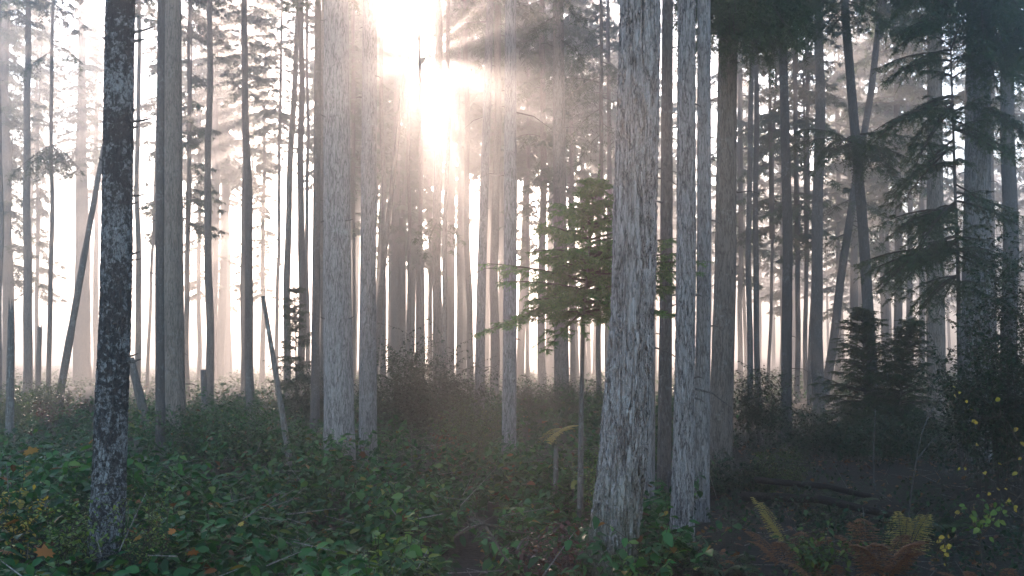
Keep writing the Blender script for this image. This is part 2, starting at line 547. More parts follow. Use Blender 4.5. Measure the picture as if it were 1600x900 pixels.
def tree(pts, w, Y, label, H=24.0, cb=None, mat='bark_grey', name='conifer_tree', cat='tree', group='conifer trunks in the mist',
         crown=True, ns=20, rows=90, flare=.25, dense=0, sparse=None, bump=.018, csc=1.0, wob=0.0):
    kn = trunk_path(pts, Y, H)
    base = kn[0].copy()
    root = empty(name, (base[0], base[1], base[2] + .25))
    tag(root, label, cat, group)
    org = np.array([base[0], base[1], base[2] + .25])
    r0 = w * Y / FPX / 2
    if dense:
        zt = P(0, -60, Y)[2]
        s = np.concatenate([np.linspace(base[2], zt, dense), np.linspace(zt + .2, kn[-1][2], 30)])
    else:
        s = base[2] + (kn[-1][2] - base[2]) * np.linspace(0, 1, rows) ** 1.35
    ln = curve(kn, 400)
    pts3 = np.stack([np.interp(s, ln[:, 2], ln[:, k]) for k in range(3)], -1)
    q = np.random.default_rng(len(label) * 7 + int(pts[0][0]))
    if wob:
        pts3[:, 0] += wob * (np.sin(s * q.uniform(.5, .9) + q.uniform(0, 6)) + .4 * np.sin(s * 1.7 + q.uniform(0, 6)))
    zr = s - base[2]
    rad = r0 * (1.06 - .80 * np.clip(zr / max(H, 3), 0, 1) ** 1.1) + r0 * flare * np.exp(-zr / .45)
    rad = np.maximum(rad, .008)
    g = Geo()
    tube(g, pts3, rad, ns, bump=bump, seed=int(pts[0][0] * 3 + Y), roots=.2 if Y < 26 else .1)
    g.build('trunk', M[mat], root, True, org)
    if crown and cb is not None:
        me = CROWNS[q.integers(0, len(CROWNS))]
        k = (H - cb) / 13.0
        cx = np.array([np.interp(cb, ln[:, 2], ln[:, 0]), Y, cb]) - org
        rz = q.uniform(0, 6.28)
        o = link('crown', me, None, root)
        o.location = cx; o.scale = (k * csc, k * csc, k); o.rotation_euler = (0, 0, rz)
    if sparse is not None:
        me = SPARSE[q.integers(0, len(SPARSE))]
        cx = np.array([np.interp(sparse, ln[:, 2], ln[:, 0]), Y, sparse]) - org
        o = link('foliage', me, None, root)
        o.location = cx; o.rotation_euler = (0, 0, q.uniform(0, 6.28))
    return root, org, ln


def needle_part(root, org, A, B, W, name='bough', mat='needle', n=9, nl=.035, nw=.010, fwd=.8, droop=.2, fan=.5):
    """A near bough: needles as the part, its wood as the sub-part."""
    g = Geo()
    needles(g, np.array(A), np.array(B), n, nl, nw, fwd=fwd, droop=droop, fan=fan)
    f = g.build(name, M[mat], root, False, org)
    g = Geo()
    sticks(g, [w[0] for w in W], [w[1] for w in W], [w[2] for w in W], [w[3] for w in W])
    if len(A) < 60000:
        sticks(g, A, B, .0022, .0012)
    g.build('branch_wood', M['twig'], f, False, org)
    return f


# --- the near trees
big, big_o, _ = tree([(950, 905), (974, 720), (990, 480), (1001, 0)], 73, 7.7, 'thickest near grey trunk with deeply cracked bark and a mossy foot', H=24, cb=12.5, mat='bark_big',
                     ns=150, dense=420, flare=.12, bump=.02)
lich, lich_o, lich_l = tree([(160, 930), (170, 760), (182, 450), (188, 0)], 49, 7.2, 'dark near trunk crusted with white lichen and broken branch stubs', H=22, cb=12, mat='bark_lichen',
                            ns=110, dense=420, flare=.1, bump=.02)
near = [
    ([(531, 740), (527, 450), (525, 0)], 44, 11.9, 'straight grey trunk with small whorl knots, thickest left of the sun', 'bark_grey', 24, 12.0),
    ([(575, 720), (575, 450), (578, 0)], 26, 13.2, 'smooth grey trunk standing just under the sun glow, burl on its side', 'bark_grey', 23, 12.5),
    ([(273, 690), (271, 450), (270, 0)], 31, 16.5, 'thick pinkish brown trunk with a slimmer trunk touching its side', 'bark_brown', 25, 13.0),
    ([(251, 705), (249, 450), (252, 0)], 14, 14.2, 'slim grey trunk with thorny twigs touching a thick brown trunk', 'bark_dark', 19, 12.0),
    ([(1066, 835), (1072, 450), (1073, 0)], 32, 8.9, 'pale grey trunk in the close row, nearest after the cracked giant', 'bark_pale', 24, 13.0),
    ([(1095, 775), (1100, 450), (1100, 0)], 23, 10.6, 'slimmer pale trunk tucked behind the pale row trunk and a broad brown trunk', 'bark_grey', 24, 13.5),
    ([(1037, 780), (1041, 450), (1043, 0)], 20, 10.9, 'dark mossy trunk between the cracked giant and the pale row trunk', 'bark_dark', 22, 12.5),
    ([(1124, 720), (1133, 450), (1137, 120)], 34, 13.6, 'broad brown grey trunk under a dark drooping curtain of needles', 'bark_brown', 24, 11.0),
    ([(1002, 780), (1004, 600), (1003, 300)], 38, 10.4, 'fluted trunk half hidden behind the cracked giant', 'bark_grey', 24, 13.0),
    ([(795, 722), (797, 450), (798, 0)], 21, 12.9, 'straight grey trunk crossed by the tips of the bright green sapling', 'bark_grey', 23, 12.5),
    ([(748, 680), (752, 450), (766, 0)], 15, 17.5, 'grey trunk leaning gently towards the sun above the dark holly shrubs', 'bark_grey', 21, 13.5),
    ([(492, 670), (494, 450), (497, 0)], 13, 18.5, 'slim olive brown trunk close beside the knotty grey trunk', 'bark_dark', 22, 13.5),
    ([(878, 655), (876, 450), (872, 0)], 22, 21, 'mid distance trunk behind the bright green sapling', 'bark_brown', 24, 13.5),
    ([(1228, 660), (1231, 380), (1223, 60)], 16, 18.5, 'slim dark trunk with a slow bend, alone right of the twin poles', 'bark_dark', 22, 12.0),
    ([(1366, 640), (1348, 350), (1322, 40)], 17, 19.5, 'dark trunk leaning away from the sun, rising out of a young spruce', 'bark_dark', 21, 12.5),
    ([(1463, 620), (1461, 300), (1460, 0)], 27, 21.5, 'straight dusky trunk behind the layered green boughs', 'bark_brown', 25, 12.5),
    ([(1522, 650), (1527, 300), (1530, 0)], 42, 16.0, 'massive dusky trunk with netted bark by the dark holly thicket', 'bark_grey', 25, 10.5),
]
TREES = {}
for pts, w, Y, lab, mt, H, cb in near:
    TREES[pts[0][0]] = tree(pts, w, Y, lab, H=H, cb=cb, mat=mt, ns=36 if mt != 'bark_pale' else 110, rows=160, dense=330 if mt == 'bark_pale' else 0)

# --- the hazier trees behind: base, top, width, distance, label, crown base
hazy = [
    ([(685, 640), (684, 300), (684, 0)], 15, 25, 'brown trunk directly below the sun with leafy tufts', 14.5, None),
    ([(697, 650), (696, 400), (701, 0)], 8, 24, 'thin pole pressed against the brown trunk below the sun', 15, None),
    ([(847, 615), (848, 300), (848, 0)], 12, 34, 'pale brown trunk between the straight grey trunk and the sapling', 13.5, None),
    ([(771, 625), (775, 300), (778, 100)], 14, 31, 'pale trunk just left of the straight grey trunk by the sapling', 13, None),
    ([(735, 605), (731, 400), (728, 100)], 10, 38, 'pale slim trunk left of the gently leaning grey trunk', 15, None),
    ([(718, 600), (718, 300), (717, 0)], 9, 46, 'faint pale trunk near the brown trunk below the sun', 16, None),
    ([(660, 600), (658, 300), (657, 150)], 8, 40, 'faint slim trunk rising straight into the sun glare', 20.5, None),
    ([(640, 610), (638, 300), (640, 150)], 7, 36, 'thin brown pole just left of the sun glare centre', 19.5, None),
    ([(601, 620), (598, 300), (596, 0)], 9, 30, 'slim brown trunk beside the smooth burl trunk, crossed by a leaning pole', 14.5, None),
    ([(618, 600), (619, 300), (620, 0)], 13, 52, 'faint broad trunk behind the leaning pole', 20, None),
    ([(553, 600), (552, 300), (551, 0)], 6, 42, 'thin far trunk in the gap between the two near grey trunks', 14, None),
    ([(504, 640), (504, 300), (504, 0)], 12, 23, 'grey trunk showing as a sliver behind the knotty trunk', 13.5, None),
    ([(480, 610), (480, 300), (480, 0)], 7, 38, 'slim brown trunk between the olive trunk and a paler straight trunk', 14, None),
    ([(471, 620), (471, 300), (470, 0)], 12, 33, 'straight fawn trunk left of the slim olive trunk', 14, None),
    ([(446, 640), (449, 420), (466, 0)], 11, 27, 'leaning fawn trunk behind the tilted broken pole', 13.5, None),
    ([(432, 600), (436, 300), (440, 0)], 6, 48, 'thin faint trunk left of the leaning fawn trunk', 12.5, None),
    ([(392, 630), (388, 400), (382, 0)], 13, 29, 'fawn trunk standing right behind a grey stump', 13, None),
    ([(381, 605), (381, 300), (380, 0)], 9, 41, 'pale trunk overlapping the fawn trunk behind the stump', 12.5, None),
    ([(410, 595), (412, 300), (415, 0)], 8, 55, 'very faint trunk above the tilted broken pole', 12, None),
    ([(327, 615), (326, 300), (327, 0)], 12, 29, 'clear slim brown trunk with a square stump at its foot', 14, None),
    ([(292, 595), (294, 300), (297, 0)], 8, 36, 'slim trunk between the thick pinkish trunk and the trunk with a stump', 13.5, None),
    ([(352, 590), (352, 300), (352, 0)], 19, 68, 'broad ghostly trunk in the white glow right of the stump trunk', 12, None),
    ([(311, 590), (311, 300), (312, 0)], 7, 58, 'thin ghostly trunk between two slim brown trunks', 12, None),
    ([(216, 580), (215, 300), (217, 0)], 9, 33, 'slim trunk in the gap right of the lichened trunk', 13, None),
    ([(229, 590), (240, 380), (250, 200)], 5, 42, 'very thin tilted stem between the lichened trunk and the thorny trunk', 14, None),
    ([(129, 590), (128, 300), (127, 0)], 26, 55, 'broadest ghostly trunk, left of the lichened trunk', 12, None),
    ([(78, 575), (80, 300), (83, 0)], 7, 30, 'slim trunk carrying a drooping umbrella of needles', 13.5, None),
    ([(42, 575), (43, 300), (43, 0)], 13, 34, 'clear straight trunk left of the umbrella of needles', 13, None),
    ([(58, 580), (58, 300), (57, 0)], 6, 56, 'thin ghostly trunk behind the short broken snag', 12, None),
    ([(14, 585), (10, 300), (4, 0)], 18, 44, 'pale broad trunk above the jagged snag', 12, None),
    ([(0, 600), (1, 300), (-2, 0)], 7, 30, 'brown trunk cut by the left edge of the view', 13, None),
    ([(150, 585), (150, 300), (150, 0)], 9, 62, 'faint trunk just left of the lichened trunk', 12, None),
    ([(936, 640), (937, 300), (940, 0)], 8, 27, 'thin dark pole seen through the sapling needles', 14, None),
    ([(895, 610), (893, 300), (892, 0)], 8, 42, 'pale slim trunk right behind the sapling stem', 13, None),
    ([(824, 600), (825, 300), (826, 0)], 6, 50, 'thin faint trunk right of the straight grey trunk', 13, None),
    ([(912, 605), (911, 300), (910, 0)], 10, 58, 'ghostly trunk behind the crown of the sapling', 13, None),
    ([(951, 620), (951, 300), (951, 0)], 9, 36, 'hazy trunk against the left flank of the cracked giant', 12.5, None),
    ([(1170, 625), (1172, 300), (1174, 0)], 9, 23, 'left pole of the twin dark poles', 13, None),
    ([(1184, 620), (1182, 300), (1179, 0)], 9, 24, 'right pole of the twin dark poles', 13.5, None),
    ([(1202, 610), (1207, 300), (1214, 100)], 5, 33, 'thin tilted stem between the twin poles and the bent slim trunk', 13, None),
    ([(1157, 610), (1157, 300), (1157, 0)], 8, 44, 'faint trunk behind the broad brown grey trunk', 12, None),
    ([(1246, 615), (1245, 300), (1243, 0)], 8, 31, 'hazy trunk right behind the bent slim trunk', 12.5, None),
    ([(1259, 610), (1261, 300), (1264, 0)], 7, 36, 'slim hazy stem left of the stout hazy trunk', 12.5, None),
    ([(1276, 650), (1279, 300), (1280, 0)], 18, 24, 'stout hazy trunk crossed by pale light beams', 12.5, None),
    ([(1266, 620), (1264, 520), (1274, 380), (1277, 200)], 6, 27, 'thin crooked stem hugging the stout hazy trunk', 13, None),
    ([(1290, 600), (1328, 350), (1380, 0)], 13, 29, 'hazy trunk tilted strongly to the right, crossing behind another', 13, None),
    ([(1405, 600), (1403, 300), (1400, 0)], 13, 38, 'hazy trunk left of the straight dusky trunk, the closer of two', 11.5, None),
    ([(1422, 600), (1421, 300), (1420, 0)], 10, 46, 'fainter hazy trunk squeezed beside the straight dusky trunk', 11.5, None),
    ([(1386, 600), (1386, 300), (1386, 0)], 7, 52, 'thin ghostly trunk above the young spruce', 11.5, None),
    ([(1440, 600), (1440, 300), (1440, 0)], 9, 50, 'ghostly trunk against the left flank of the dusky trunk', 11, None),
    ([(1310, 600), (1310, 300), (1310, 0)], 8, 56, 'ghostly trunk between the stout hazy trunk and the dark leaning trunk', 11, None),
    ([(1222, 600), (1222, 300), (1222, 0)], 7, 58, 'ghostly trunk showing left of the bent slim trunk', 11.5, None),
    ([(1578, 640), (1576, 300), (1574, 0)], 24, 22, 'dusky trunk behind the needles at the right edge', 10, None),
    ([(1548, 620), (1548, 300), (1549, 0)], 14, 34, 'hazy trunk peeking from behind the massive dusky trunk', 11, None),
]
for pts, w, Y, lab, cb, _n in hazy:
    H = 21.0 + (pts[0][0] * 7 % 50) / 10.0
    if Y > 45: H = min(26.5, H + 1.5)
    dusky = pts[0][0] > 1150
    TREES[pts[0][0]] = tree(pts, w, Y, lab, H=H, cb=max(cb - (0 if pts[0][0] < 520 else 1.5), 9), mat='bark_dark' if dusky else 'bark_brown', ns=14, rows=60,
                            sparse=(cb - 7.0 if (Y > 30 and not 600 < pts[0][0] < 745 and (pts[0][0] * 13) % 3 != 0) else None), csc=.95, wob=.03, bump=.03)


# ------------------------------------------------------------------ dead wood: snags, stumps, leaning poles
def pole(name, cat, label, pts, Y0, w0, w1, mat='dead_wood', Y1=None, jag=0.0, ns=12, sink=.4, n=40, bump=.05, group=None):
    """A bare pole through photo points, from its foot to its tip; jag > 0 splinters the tip."""
    Y1 = Y0 if Y1 is None else Y1
    k = len(pts)
    w = np.array([P(x, y, Y0 + (Y1 - Y0) * i / max(1, k - 1)) for i, (x, y) in enumerate(pts)])
    d = (w[0] - w[1]) / np.linalg.norm(w[0] - w[1])
    gz = float(ground(w[0][0], w[0][1])) - .15
    if w[0][2] > gz and abs(d[2]) > .1:
        w = np.vstack([w[0] + d * (w[0][2] - gz) / abs(d[2]), w])
    org = w[0] + np.array([0, 0, .15])
    t = np.r_[0, np.cumsum(np.linalg.norm(np.diff(w, axis=0), axis=1))]
    tt = np.linspace(0, t[-1], n)
    pts3 = np.stack([np.interp(tt, t, w[:, c]) for c in range(3)], -1)
    r = np.interp(tt / t[-1], [0, 1], [w0 * Y0 / FPX / 2, w1 * Y1 / FPX / 2])
    g = Geo()
    tube(g, pts3, r, ns, bump=bump, seed=int(pts[0][0]))
    if jag:
        q = np.random.default_rng(int(pts[0][0]))
        top, tr = pts3[-1], r[-1]
        ax = (pts3[-1] - pts3[-4]); ax /= np.linalg.norm(ax)
        for i in range(6):
            an = i * 1.05 + q.uniform(-.3, .3)
            b = top + np.array([math.cos(an), math.sin(an), 0]) * tr * .6 - ax * .05
            tube(g, [b, b + ax * jag * q.uniform(.3, 1) + np.array([math.cos(an), math.sin(an), 0]) * tr * .1], [tr * .5, .003], 5)
    o = g.build(name, M[mat], None, True, org)
    o.location = org
    return tag(o, label, cat, group)


pole('dead_snag', 'snag', 'jagged broken grey snag tapering to a splinter at the far left', [(15, 660), (17, 540), (17, 495)], 18.5, 14, 9, jag=.42)
pole('dead_snag', 'snag', 'short broken snag standing in the white glow behind the jagged snag', [(60, 590), (62, 512)], 30, 9, 7, jag=.15)
pole('dead_snag', 'snag', 'tilted broken pole with a bare pale tip, rising from the dark bush', [(453, 722), (432, 590), (411, 463)], 12.6, 11, 6.5, jag=.05)
pole('dead_snag', 'snag', 'short leaning snag poking out from behind the lichened trunk', [(226, 650), (203, 560)], 17.5, 17, 12)
pole('leaning_pole', 'dead tree', 'long bare pole leaning right towards the lichened trunk', [(93, 622), (128, 420), (163, 225)], 25, 13, 7)
pole('leaning_pole', 'dead tree', 'bare brown pole leaning right up into the sun glare', [(580, 640), (600, 400), (633, 110)], 26, 12, 6, mat='bark_brown')
pole('stump', 'stump', 'square topped stump at the foot of the clear slim brown trunk', [(319, 620), (318, 578)], 25, 10, 9, bump=.03)
pole('stump', 'stump', 'grey stump in front of the fawn trunk', [(390, 632), (389, 572)], 24, 11, 9, bump=.03)
pole('stump', 'stump', 'broken grey stub near the thin stem of the bright green sapling', [(868, 790), (869, 702)], 10.5, 10, 7, jag=.12)
pole('stump', 'stump', 'small pale stub in the glinting brush right of the straight grey trunk', [(821, 655), (821, 605)], 23, 7, 6)

# stubs and flakes on the lichened trunk
def stub(root, org, p0, p1, Y, r=.012, name='branch_stub', mat='bark_dark'):
    a, b = P(*p0, Y), P(*p1, Y)
    g = Geo()
    m_ = (a + b) / 2 + np.array([0, 0, -.006])
    tube(g, [a, m_, b], [r, r * .7, r * .25], 7, bump=.15, seed=int(p0[1]))
    g.build(name, M[mat], root, True, org)

for p0, p1, r in (((206, 51), (243, 41), .014), ((206, 64), (228, 60), .016), ((204, 190), (240, 184), .012), ((205, 199), (216, 197), .012), ((203, 306), (228, 303), .012),
                  ((203, 318), (217, 315), .010), ((200, 397), (219, 393), .012), ((200, 406), (222, 404), .009), ((198, 452), (211, 449), .008), ((198, 557), (216, 552), .011), ((198, 566), (221, 561), .012), ((168, 60), (158, 57), .012), ((160, 250), (154, 246), .008)):
    stub(lich, lich_o, p0, p1, 7.2, r)
for k_tree, rows_ in ((531, ((510, 183, 500, 178), (540, 345, 552, 342), (506, 345, 500, 347), (508, 498, 500, 495), (546, 498, 553, 494), (512, 30, 500, 32))),
                      (251, ((245, 190, 238, 186), (255, 188, 262, 186), (244, 200, 234, 196), (246, 253, 238, 250), (244, 290, 237, 288), (243, 345, 236, 342), (243, 445, 236, 441), (258, 252, 263, 249)))):
    t_ = TREES[k_tree]
    for a_, b_, c2, d2 in rows_:
        stub(t_[0], t_[1], (a_, b_), (c2, d2), 11.8 if k_tree == 531 else 14.2, .012 if k_tree == 531 else .007)


rs = random.Random(90)
for px_key, (root, org, ln) in list(TREES.items()):
    Yk = org[1]
    if Yk > 22 or px_key in (531, 251): continue
    zt = P(0, -30, Yk)[2]
    for _ in range(rs.choice((4, 6, 7))):
        z = rs.uniform(org[2] + 1.0, zt)
        c = np.array([np.interp(z, ln[:, 2], ln[:, k]) for k in range(3)])
        an = rs.choice((rs.uniform(-.7, .5), math.pi + rs.uniform(-.5, .7)))
        d = np.array([math.cos(an), math.sin(an), rs.uniform(-.3, .35)])
        wpx = [n_[1] for n_ in near if n_[0][0][0] == px_key]
        rr = (wpx[0] if wpx else 20) * Yk / FPX / 2 * (1 - .033 * (z - org[2]))
        ll = rs.uniform(.05, .12) if rs.random() < .6 else rs.uniform(.2, .5)
        g = Geo()
        a_ = c + d * rr * .8
        tube(g, [a_, a_ + d * (ll * .5 + rr * .2), a_ + d * (ll + rr * .2) + np.array([0, 0, -ll * .25])], [.011, .007, .002], 6, bump=.12)
        g.build('branch_stub', M['bark_dark'], root, True, org)

# ------------------------------------------------------------------ near conifer foliage
def bough_px(A, B, W, p0, p1, Y0, Y1, droop=.25, tw=.55, hang=.6, step=.12, sub=.12, rng=R, curl=0.0):
    a, b = P(*p0, Y0), P(*p1, Y1)
    L = math.hypot(b[0] - a[0], b[1] - a[1])
    bough(A, B, W, a, math.atan2(b[1] - a[1], b[0] - a[0]), L, lift=(b[2] - a[2]) / L + droop, droop=droop, tw=tw, hang=hang, step=step, sub=sub, rng=rng, curl=curl)


def young_conifer(label, stem_px, Y, spread, w, mat='needle_bright', n_wh=15, per=5, extra=(), copies=1, top_taper=.35, top_lift=.5, z0=.0, seed=3, needle=(9, .032, .011), hang=.45, sub=.10, step=.09, droop=.2, group='young conifers', name='young_conifer'):
    """stem_px from foot to tip; spread(t) gives the branch length at height t (0 lowest whorl .. 1 tip)."""
    rg = random.Random(seed)
    kn = np.array([P(x, y, Y) for x, y in stem_px])
    gz = float(ground(kn[0][0], Y)) - .1
    if kn[0][2] > gz: kn = np.vstack([kn[0] + (kn[0] - kn[1]) * (kn[0][2] - gz) / (kn[1][2] - kn[0][2]), kn])
    root = empty(name, (kn[0][0], Y, gz + .1)); org = np.array([kn[0][0], Y, gz + .1])
    tag(root, label, 'tree', group)
    ln = curve(kn, 120)
    g = Geo()
    r0 = w * Y / FPX / 2
    tube(g, ln, np.linspace(r0, .004, 120), 12, bump=.06, seed=seed)
    g.build('trunk', M['bark_dark'], root, True, org)
    A, B, W = [], [], []
    zt = kn[-1][2]; zb = gz + (zt - gz) * z0
    nb = n_wh * per
    for i in range(nb):
        t = min(1, max(0, (i + rg.uniform(-3, 3)) / (nb - 1)))
        z = zb + (zt - zb) * t * .97
        c = np.array([np.interp(z, ln[:, 2], ln[:, k]) for k in range(3)])
        L = spread(t) * rg.uniform(.55, 1.15)
        if L < .05: continue
        bough(A, B, W, c, i * 2.4 + rg.uniform(-.4, .4), L, lift=rg.uniform(.05, .45) + top_lift * t, droop=(droop + rg.uniform(0, .25)) * (1 - .7 * t),
              tw=min(.5, .25 + L * .3) * (1 - top_taper * t), hang=hang * rg.uniform(.5, 1.3) * (1 - .75 * t), step=step, sub=sub, rng=rg)
    for p0, p1, Y1 in extra:
        for c in range(copies):
            j = 0 if c == 0 else 1
            bough_px(A, B, W, (p0[0], p0[1] + j * rg.uniform(-15, 15)), (p1[0] + j * rg.uniform(-10, 40) * (1 if p1[0] < p0[0] else -1), p1[1] + j * rg.uniform(-22, 22)), Y, Y1 + j * rg.uniform(-.4, .4), droop=droop, tw=.34 if copies < 3 else .5, hang=hang, step=step, sub=sub, rng=rg)
    for s_ in (1, -1):
        A.append(ln[-1] - [0, 0, .25]); B.append(ln[-1] + [0, 0, .03])
    needle_part(root, org, A, B, W, 'foliage', mat, *needle)
    return root


young_conifer('bright green conifer sapling with a bare stem, half behind the cracked giant', [(906, 838), (908, 650), (912, 480), (924, 360), (936, 262)], 9.6,
              lambda t: float(np.interp(t, [0, .2, .45, .7, .9, 1], [.36, .66, .56, .30, .10, .03])), 11, z0=.60, n_wh=16, top_taper=.72, top_lift=.3, per=5, seed=5, droop=.12, needle=(10, .042, .014),
              extra=[((914, 440), (762, 412), 9.3), ((912, 470), (752, 520), 9.2), ((914, 450), (800, 505), 9.0), ((913, 455), (790, 440), 9.0), ((912, 485), (855, 545), 9.2), ((912, 470), (830, 470), 8.9), ((916, 430), (1100, 408), 9.8),
                     ((916, 455), (1075, 450), 10.1), ((920, 400), (1060, 372), 9.9), ((918, 420), (1075, 395), 9.7), ((915, 470), (1045, 490), 9.7), ((916, 440), (1090, 425), 10.0), ((922, 380), (850, 350), 9.2), ((926, 340), (872, 318), 9.4)],
              name='conifer_sapling', group='young conifers', hang=.5)
young_conifer('dark young spruce with two tips around the foot of the dark leaning trunk', [(1352, 660), (1350, 560), (1347, 478)], 18.0, lambda t: 1.05 * (1 - t) ** .8 + .08, 6, 'needle', n_wh=24, per=6, hang=.7, seed=8,
              needle=(6, .05, .02), sub=.16, step=.15)
young_conifer('bushy dark young spruce with a bent tip left of the straight dusky trunk', [(1405, 650), (1412, 560), (1428, 498)], 17.2, lambda t: .85 * (1 - t) ** .8 + .1, 5, 'needle', n_wh=22, per=6, seed=9, needle=(6, .05, .02), sub=.16, step=.15, hang=.8)
young_conifer('misty young conifer with thin tiered twigs left of the olive brown trunk', [(463, 640), (462, 520), (460, 440)], 24.0, lambda t: .55 * (1 - t) ** .7 + .06, 4, 'needle', n_wh=16, per=4, seed=10, needle=(4, .08, .03), sub=.2, step=.2, hang=.8)
young_conifer('slim understorey fir with a crooked stem and broad layered boughs before the massive trunk', [(1502, 680), (1499, 560), (1497, 430), (1491, 250), (1485, 60), (1484, -60)], 14.5, lambda t: .75 * (1 - .3 * t), 9, 'needle', n_wh=14, per=3, z0=.35, seed=12,
              needle=(8, .042, .014), sub=.13, step=.12, hang=.9, droop=.3, copies=3,
              extra=[((1496, 395), (1345, 432), 13.9), ((1496, 380), (1375, 445), 13.4), ((1494, 330), (1372, 352), 14.2), ((1492, 320), (1420, 400), 13.6), ((1489, 160), (1360, 218), 14.0), ((1489, 170), (1425, 270), 13.7),
                     ((1486, 85), (1375, 105), 14.2), ((1484, 30), (1400, 60), 13.9), ((1492, 300), (1600, 345), 14.3), ((1494, 390), (1590, 440), 14.0), ((1490, 200), (1595, 245), 14.2), ((1497, 430), (1430, 500), 13.9), ((1490, 230), (1380, 320), 15.3)])


for fx, fy, fh, lab in ((5.6, 5.2, 9.0, 'unseen dense fir added for shade beside the holly thicket'), (6.6, 8.4, 11.0, 'tall unseen fir added for shade behind the holly thicket edge'), (4.6, 2.2, 8.0, 'unseen dense fir added for shade nearest the viewer at the right')):  # unseen firs added past the right edge to shade the lower right
    gz = float(ground(fx, fy))
    root = empty('shade_fir', (fx, fy, gz)); tag(root, lab, 'tree', 'unseen firs added beyond the right edge for shade')
    g = Geo(); tube(g, [(0, 0, -.2), (0, 0, fh * .5), (0, 0, fh)], [.12, .08, .01], 12, bump=.05)
    g.build('trunk', M['bark_dark'], root, True)
    o = link('crown', CROWNS[4], None, root); o.location = (0, 0, .5); o.scale = (.72, .72, (fh - .5) / 13.0)


def hang_boughs(key, rows, Y, mat='needle', tw=.6, hang=1.2, sub=.15, step=.13, needle=(9, .055, .018), droop=.3, seed=1, name='bough', copies=1):
    root, org, _ = TREES[key]
    rg = random.Random(seed)
    A, B, W = [], [], []
    for p0, p1, Y1 in rows:
        for c in range(copies):
            j = 0 if c == 0 else 1
            bough_px(A, B, W, (p0[0], p0[1] + j * rg.uniform(-25, 10)), (p1[0] + j * rg.uniform(-28, 28), p1[1] + j * rg.uniform(-28, 12)), Y, Y1 + j * rg.uniform(-.4, .4), droop=droop, tw=tw, hang=hang * (1 - .3 * j), step=step, sub=sub, rng=rg)
    needle_part(root, org, A, B, W, name, mat, *needle)


hang_boughs(1124, [((1137, -70), (1095, 10), 12.2), ((1137, -60), (1140, 60), 12.0), ((1137, -60), (1180, 40), 12.2), ((1137, -80), (1255, 20), 12.8), ((1137, -20), (1215, 60), 12.9), ((1137, 0), (1110, 60), 12.6),
                   ((1137, -10), (1165, 75), 12.5), ((1137, -70), (1240, 60), 12.3), ((1137, -80), (1060, 5), 12.9), ((1137, -90), (1200, 0), 12.2), ((1137, -40), (1225, 30), 13.3), ((1137, -30), (1090, 25), 13.2), ((1137, 20), (1185, 80), 13.0), ((1137, -60), (1150, 20), 11.8)],
            13.6, tw=.8, hang=1.6, seed=21, copies=2)
hang_boughs(1522, [((1530, 10), (1600, 90), 14.6), ((1530, 0), (1575, 110), 14.2), ((1530, -10), (1545, 80), 14.0), ((1530, -60), (1610, 40), 14.3), ((1530, -60), (1480, 25), 14.4), ((1530, -80), (1400, 15), 14.6), ((1530, 60), (1610, 150), 15.0),
                   ((1530, 40), (1560, 150), 14.3), ((1530, -80), (1360, 0), 15.0), ((1530, 160), (1620, 230), 15.2), ((1530, -60), (1440, 60), 14.6), ((1530, -40), (1630, 20), 15.2), ((1530, -70), (1570, 20), 13.9)],
            16.0, tw=.75, hang=1.4, seed=22, copies=2)
hang_boughs(1228, [((1224, -20), (1262, 20), 18), ((1224, -40), (1290, 10), 18.4), ((1224, -30), (1180, 20), 18.2), ((1224, -20), (1215, 60), 17.4), ((1224, -20), (1240, 70), 17.2)], 18.5, tw=.7, hang=1.4, seed=23, copies=2)
hang_boughs(1366, [((1337, 225), (1242, 226), 18.9), ((1337, 225), (1435, 255), 19.0), ((1338, 228), (1290, 250), 18.2), ((1338, 230), (1395, 275), 18.4), ((1337, 226), (1360, 262), 18.0), ((1322, 20), (1290, 60), 18.9), ((1322, 10), (1350, 60), 18.8), ((1322, 0), (1270, 40), 19), ((1322, 0), (1390, 50), 18.6)],
            19.5, tw=.75, hang=1.1, sub=.17, step=.16, needle=(6, .06, .022), seed=24, copies=2)
hang_boughs(1290, [((1335, 310), (1280, 345), 28.5), ((1335, 310), (1390, 345), 28.6), ((1322, 365), (1275, 400), 28.4), ((1330, 350), (1370, 385), 28.0)], 29, tw=.9, hang=1.0, sub=.25, step=.25, needle=(4, .1, .04), seed=25)
hang_boughs(78, [((81, 226), (20, 272), 29.6), ((81, 226), (126, 266), 29.7), ((81, 228), (50, 262), 28.9), ((81, 228), (105, 270), 28.8), ((81, 226), (75, 262), 28.6), ((82, 80), (40, 110), 29.5), ((82, 70), (125, 95), 29.4)], 30, tw=.8, hang=1.6, sub=.25, step=.2, needle=(4, .1, .04), seed=26)
hang_boughs(936, [((938, 70), (895, 105), 26.6), ((938, 95), (985, 125), 26.8), ((938, 120), (880, 160), 26.2), ((938, 150), (990, 185), 26.5), ((938, 170), (890, 215), 26.0), ((938, 190), (975, 230), 26.4), ((938, 130), (860, 125), 27.2), ((938, 40), (910, 70), 26.5), ((938, 210), (905, 250), 26.3)],
            27, tw=.8, hang=1.6, sub=.25, step=.22, needle=(4, .1, .035), seed=27)
hang_boughs(685, [((684, 335), (650, 372), 24.6), ((684, 335), (722, 375), 24.5), ((684, 345), (665, 395), 24.0), ((684, 350), (705, 390), 24.1)], 25, tw=.5, hang=1.3, sub=.2, step=.2, needle=(4, .09, .03), seed=28)
hang_boughs(492, [((497, -40), (445, 15), 17.6), ((497, -30), (470, 10), 17.3), ((497, -30), (530, 10), 17.4), ((497, -40), (555, 5), 17.8)], 18.5, tw=.5, hang=1.3, seed=29)
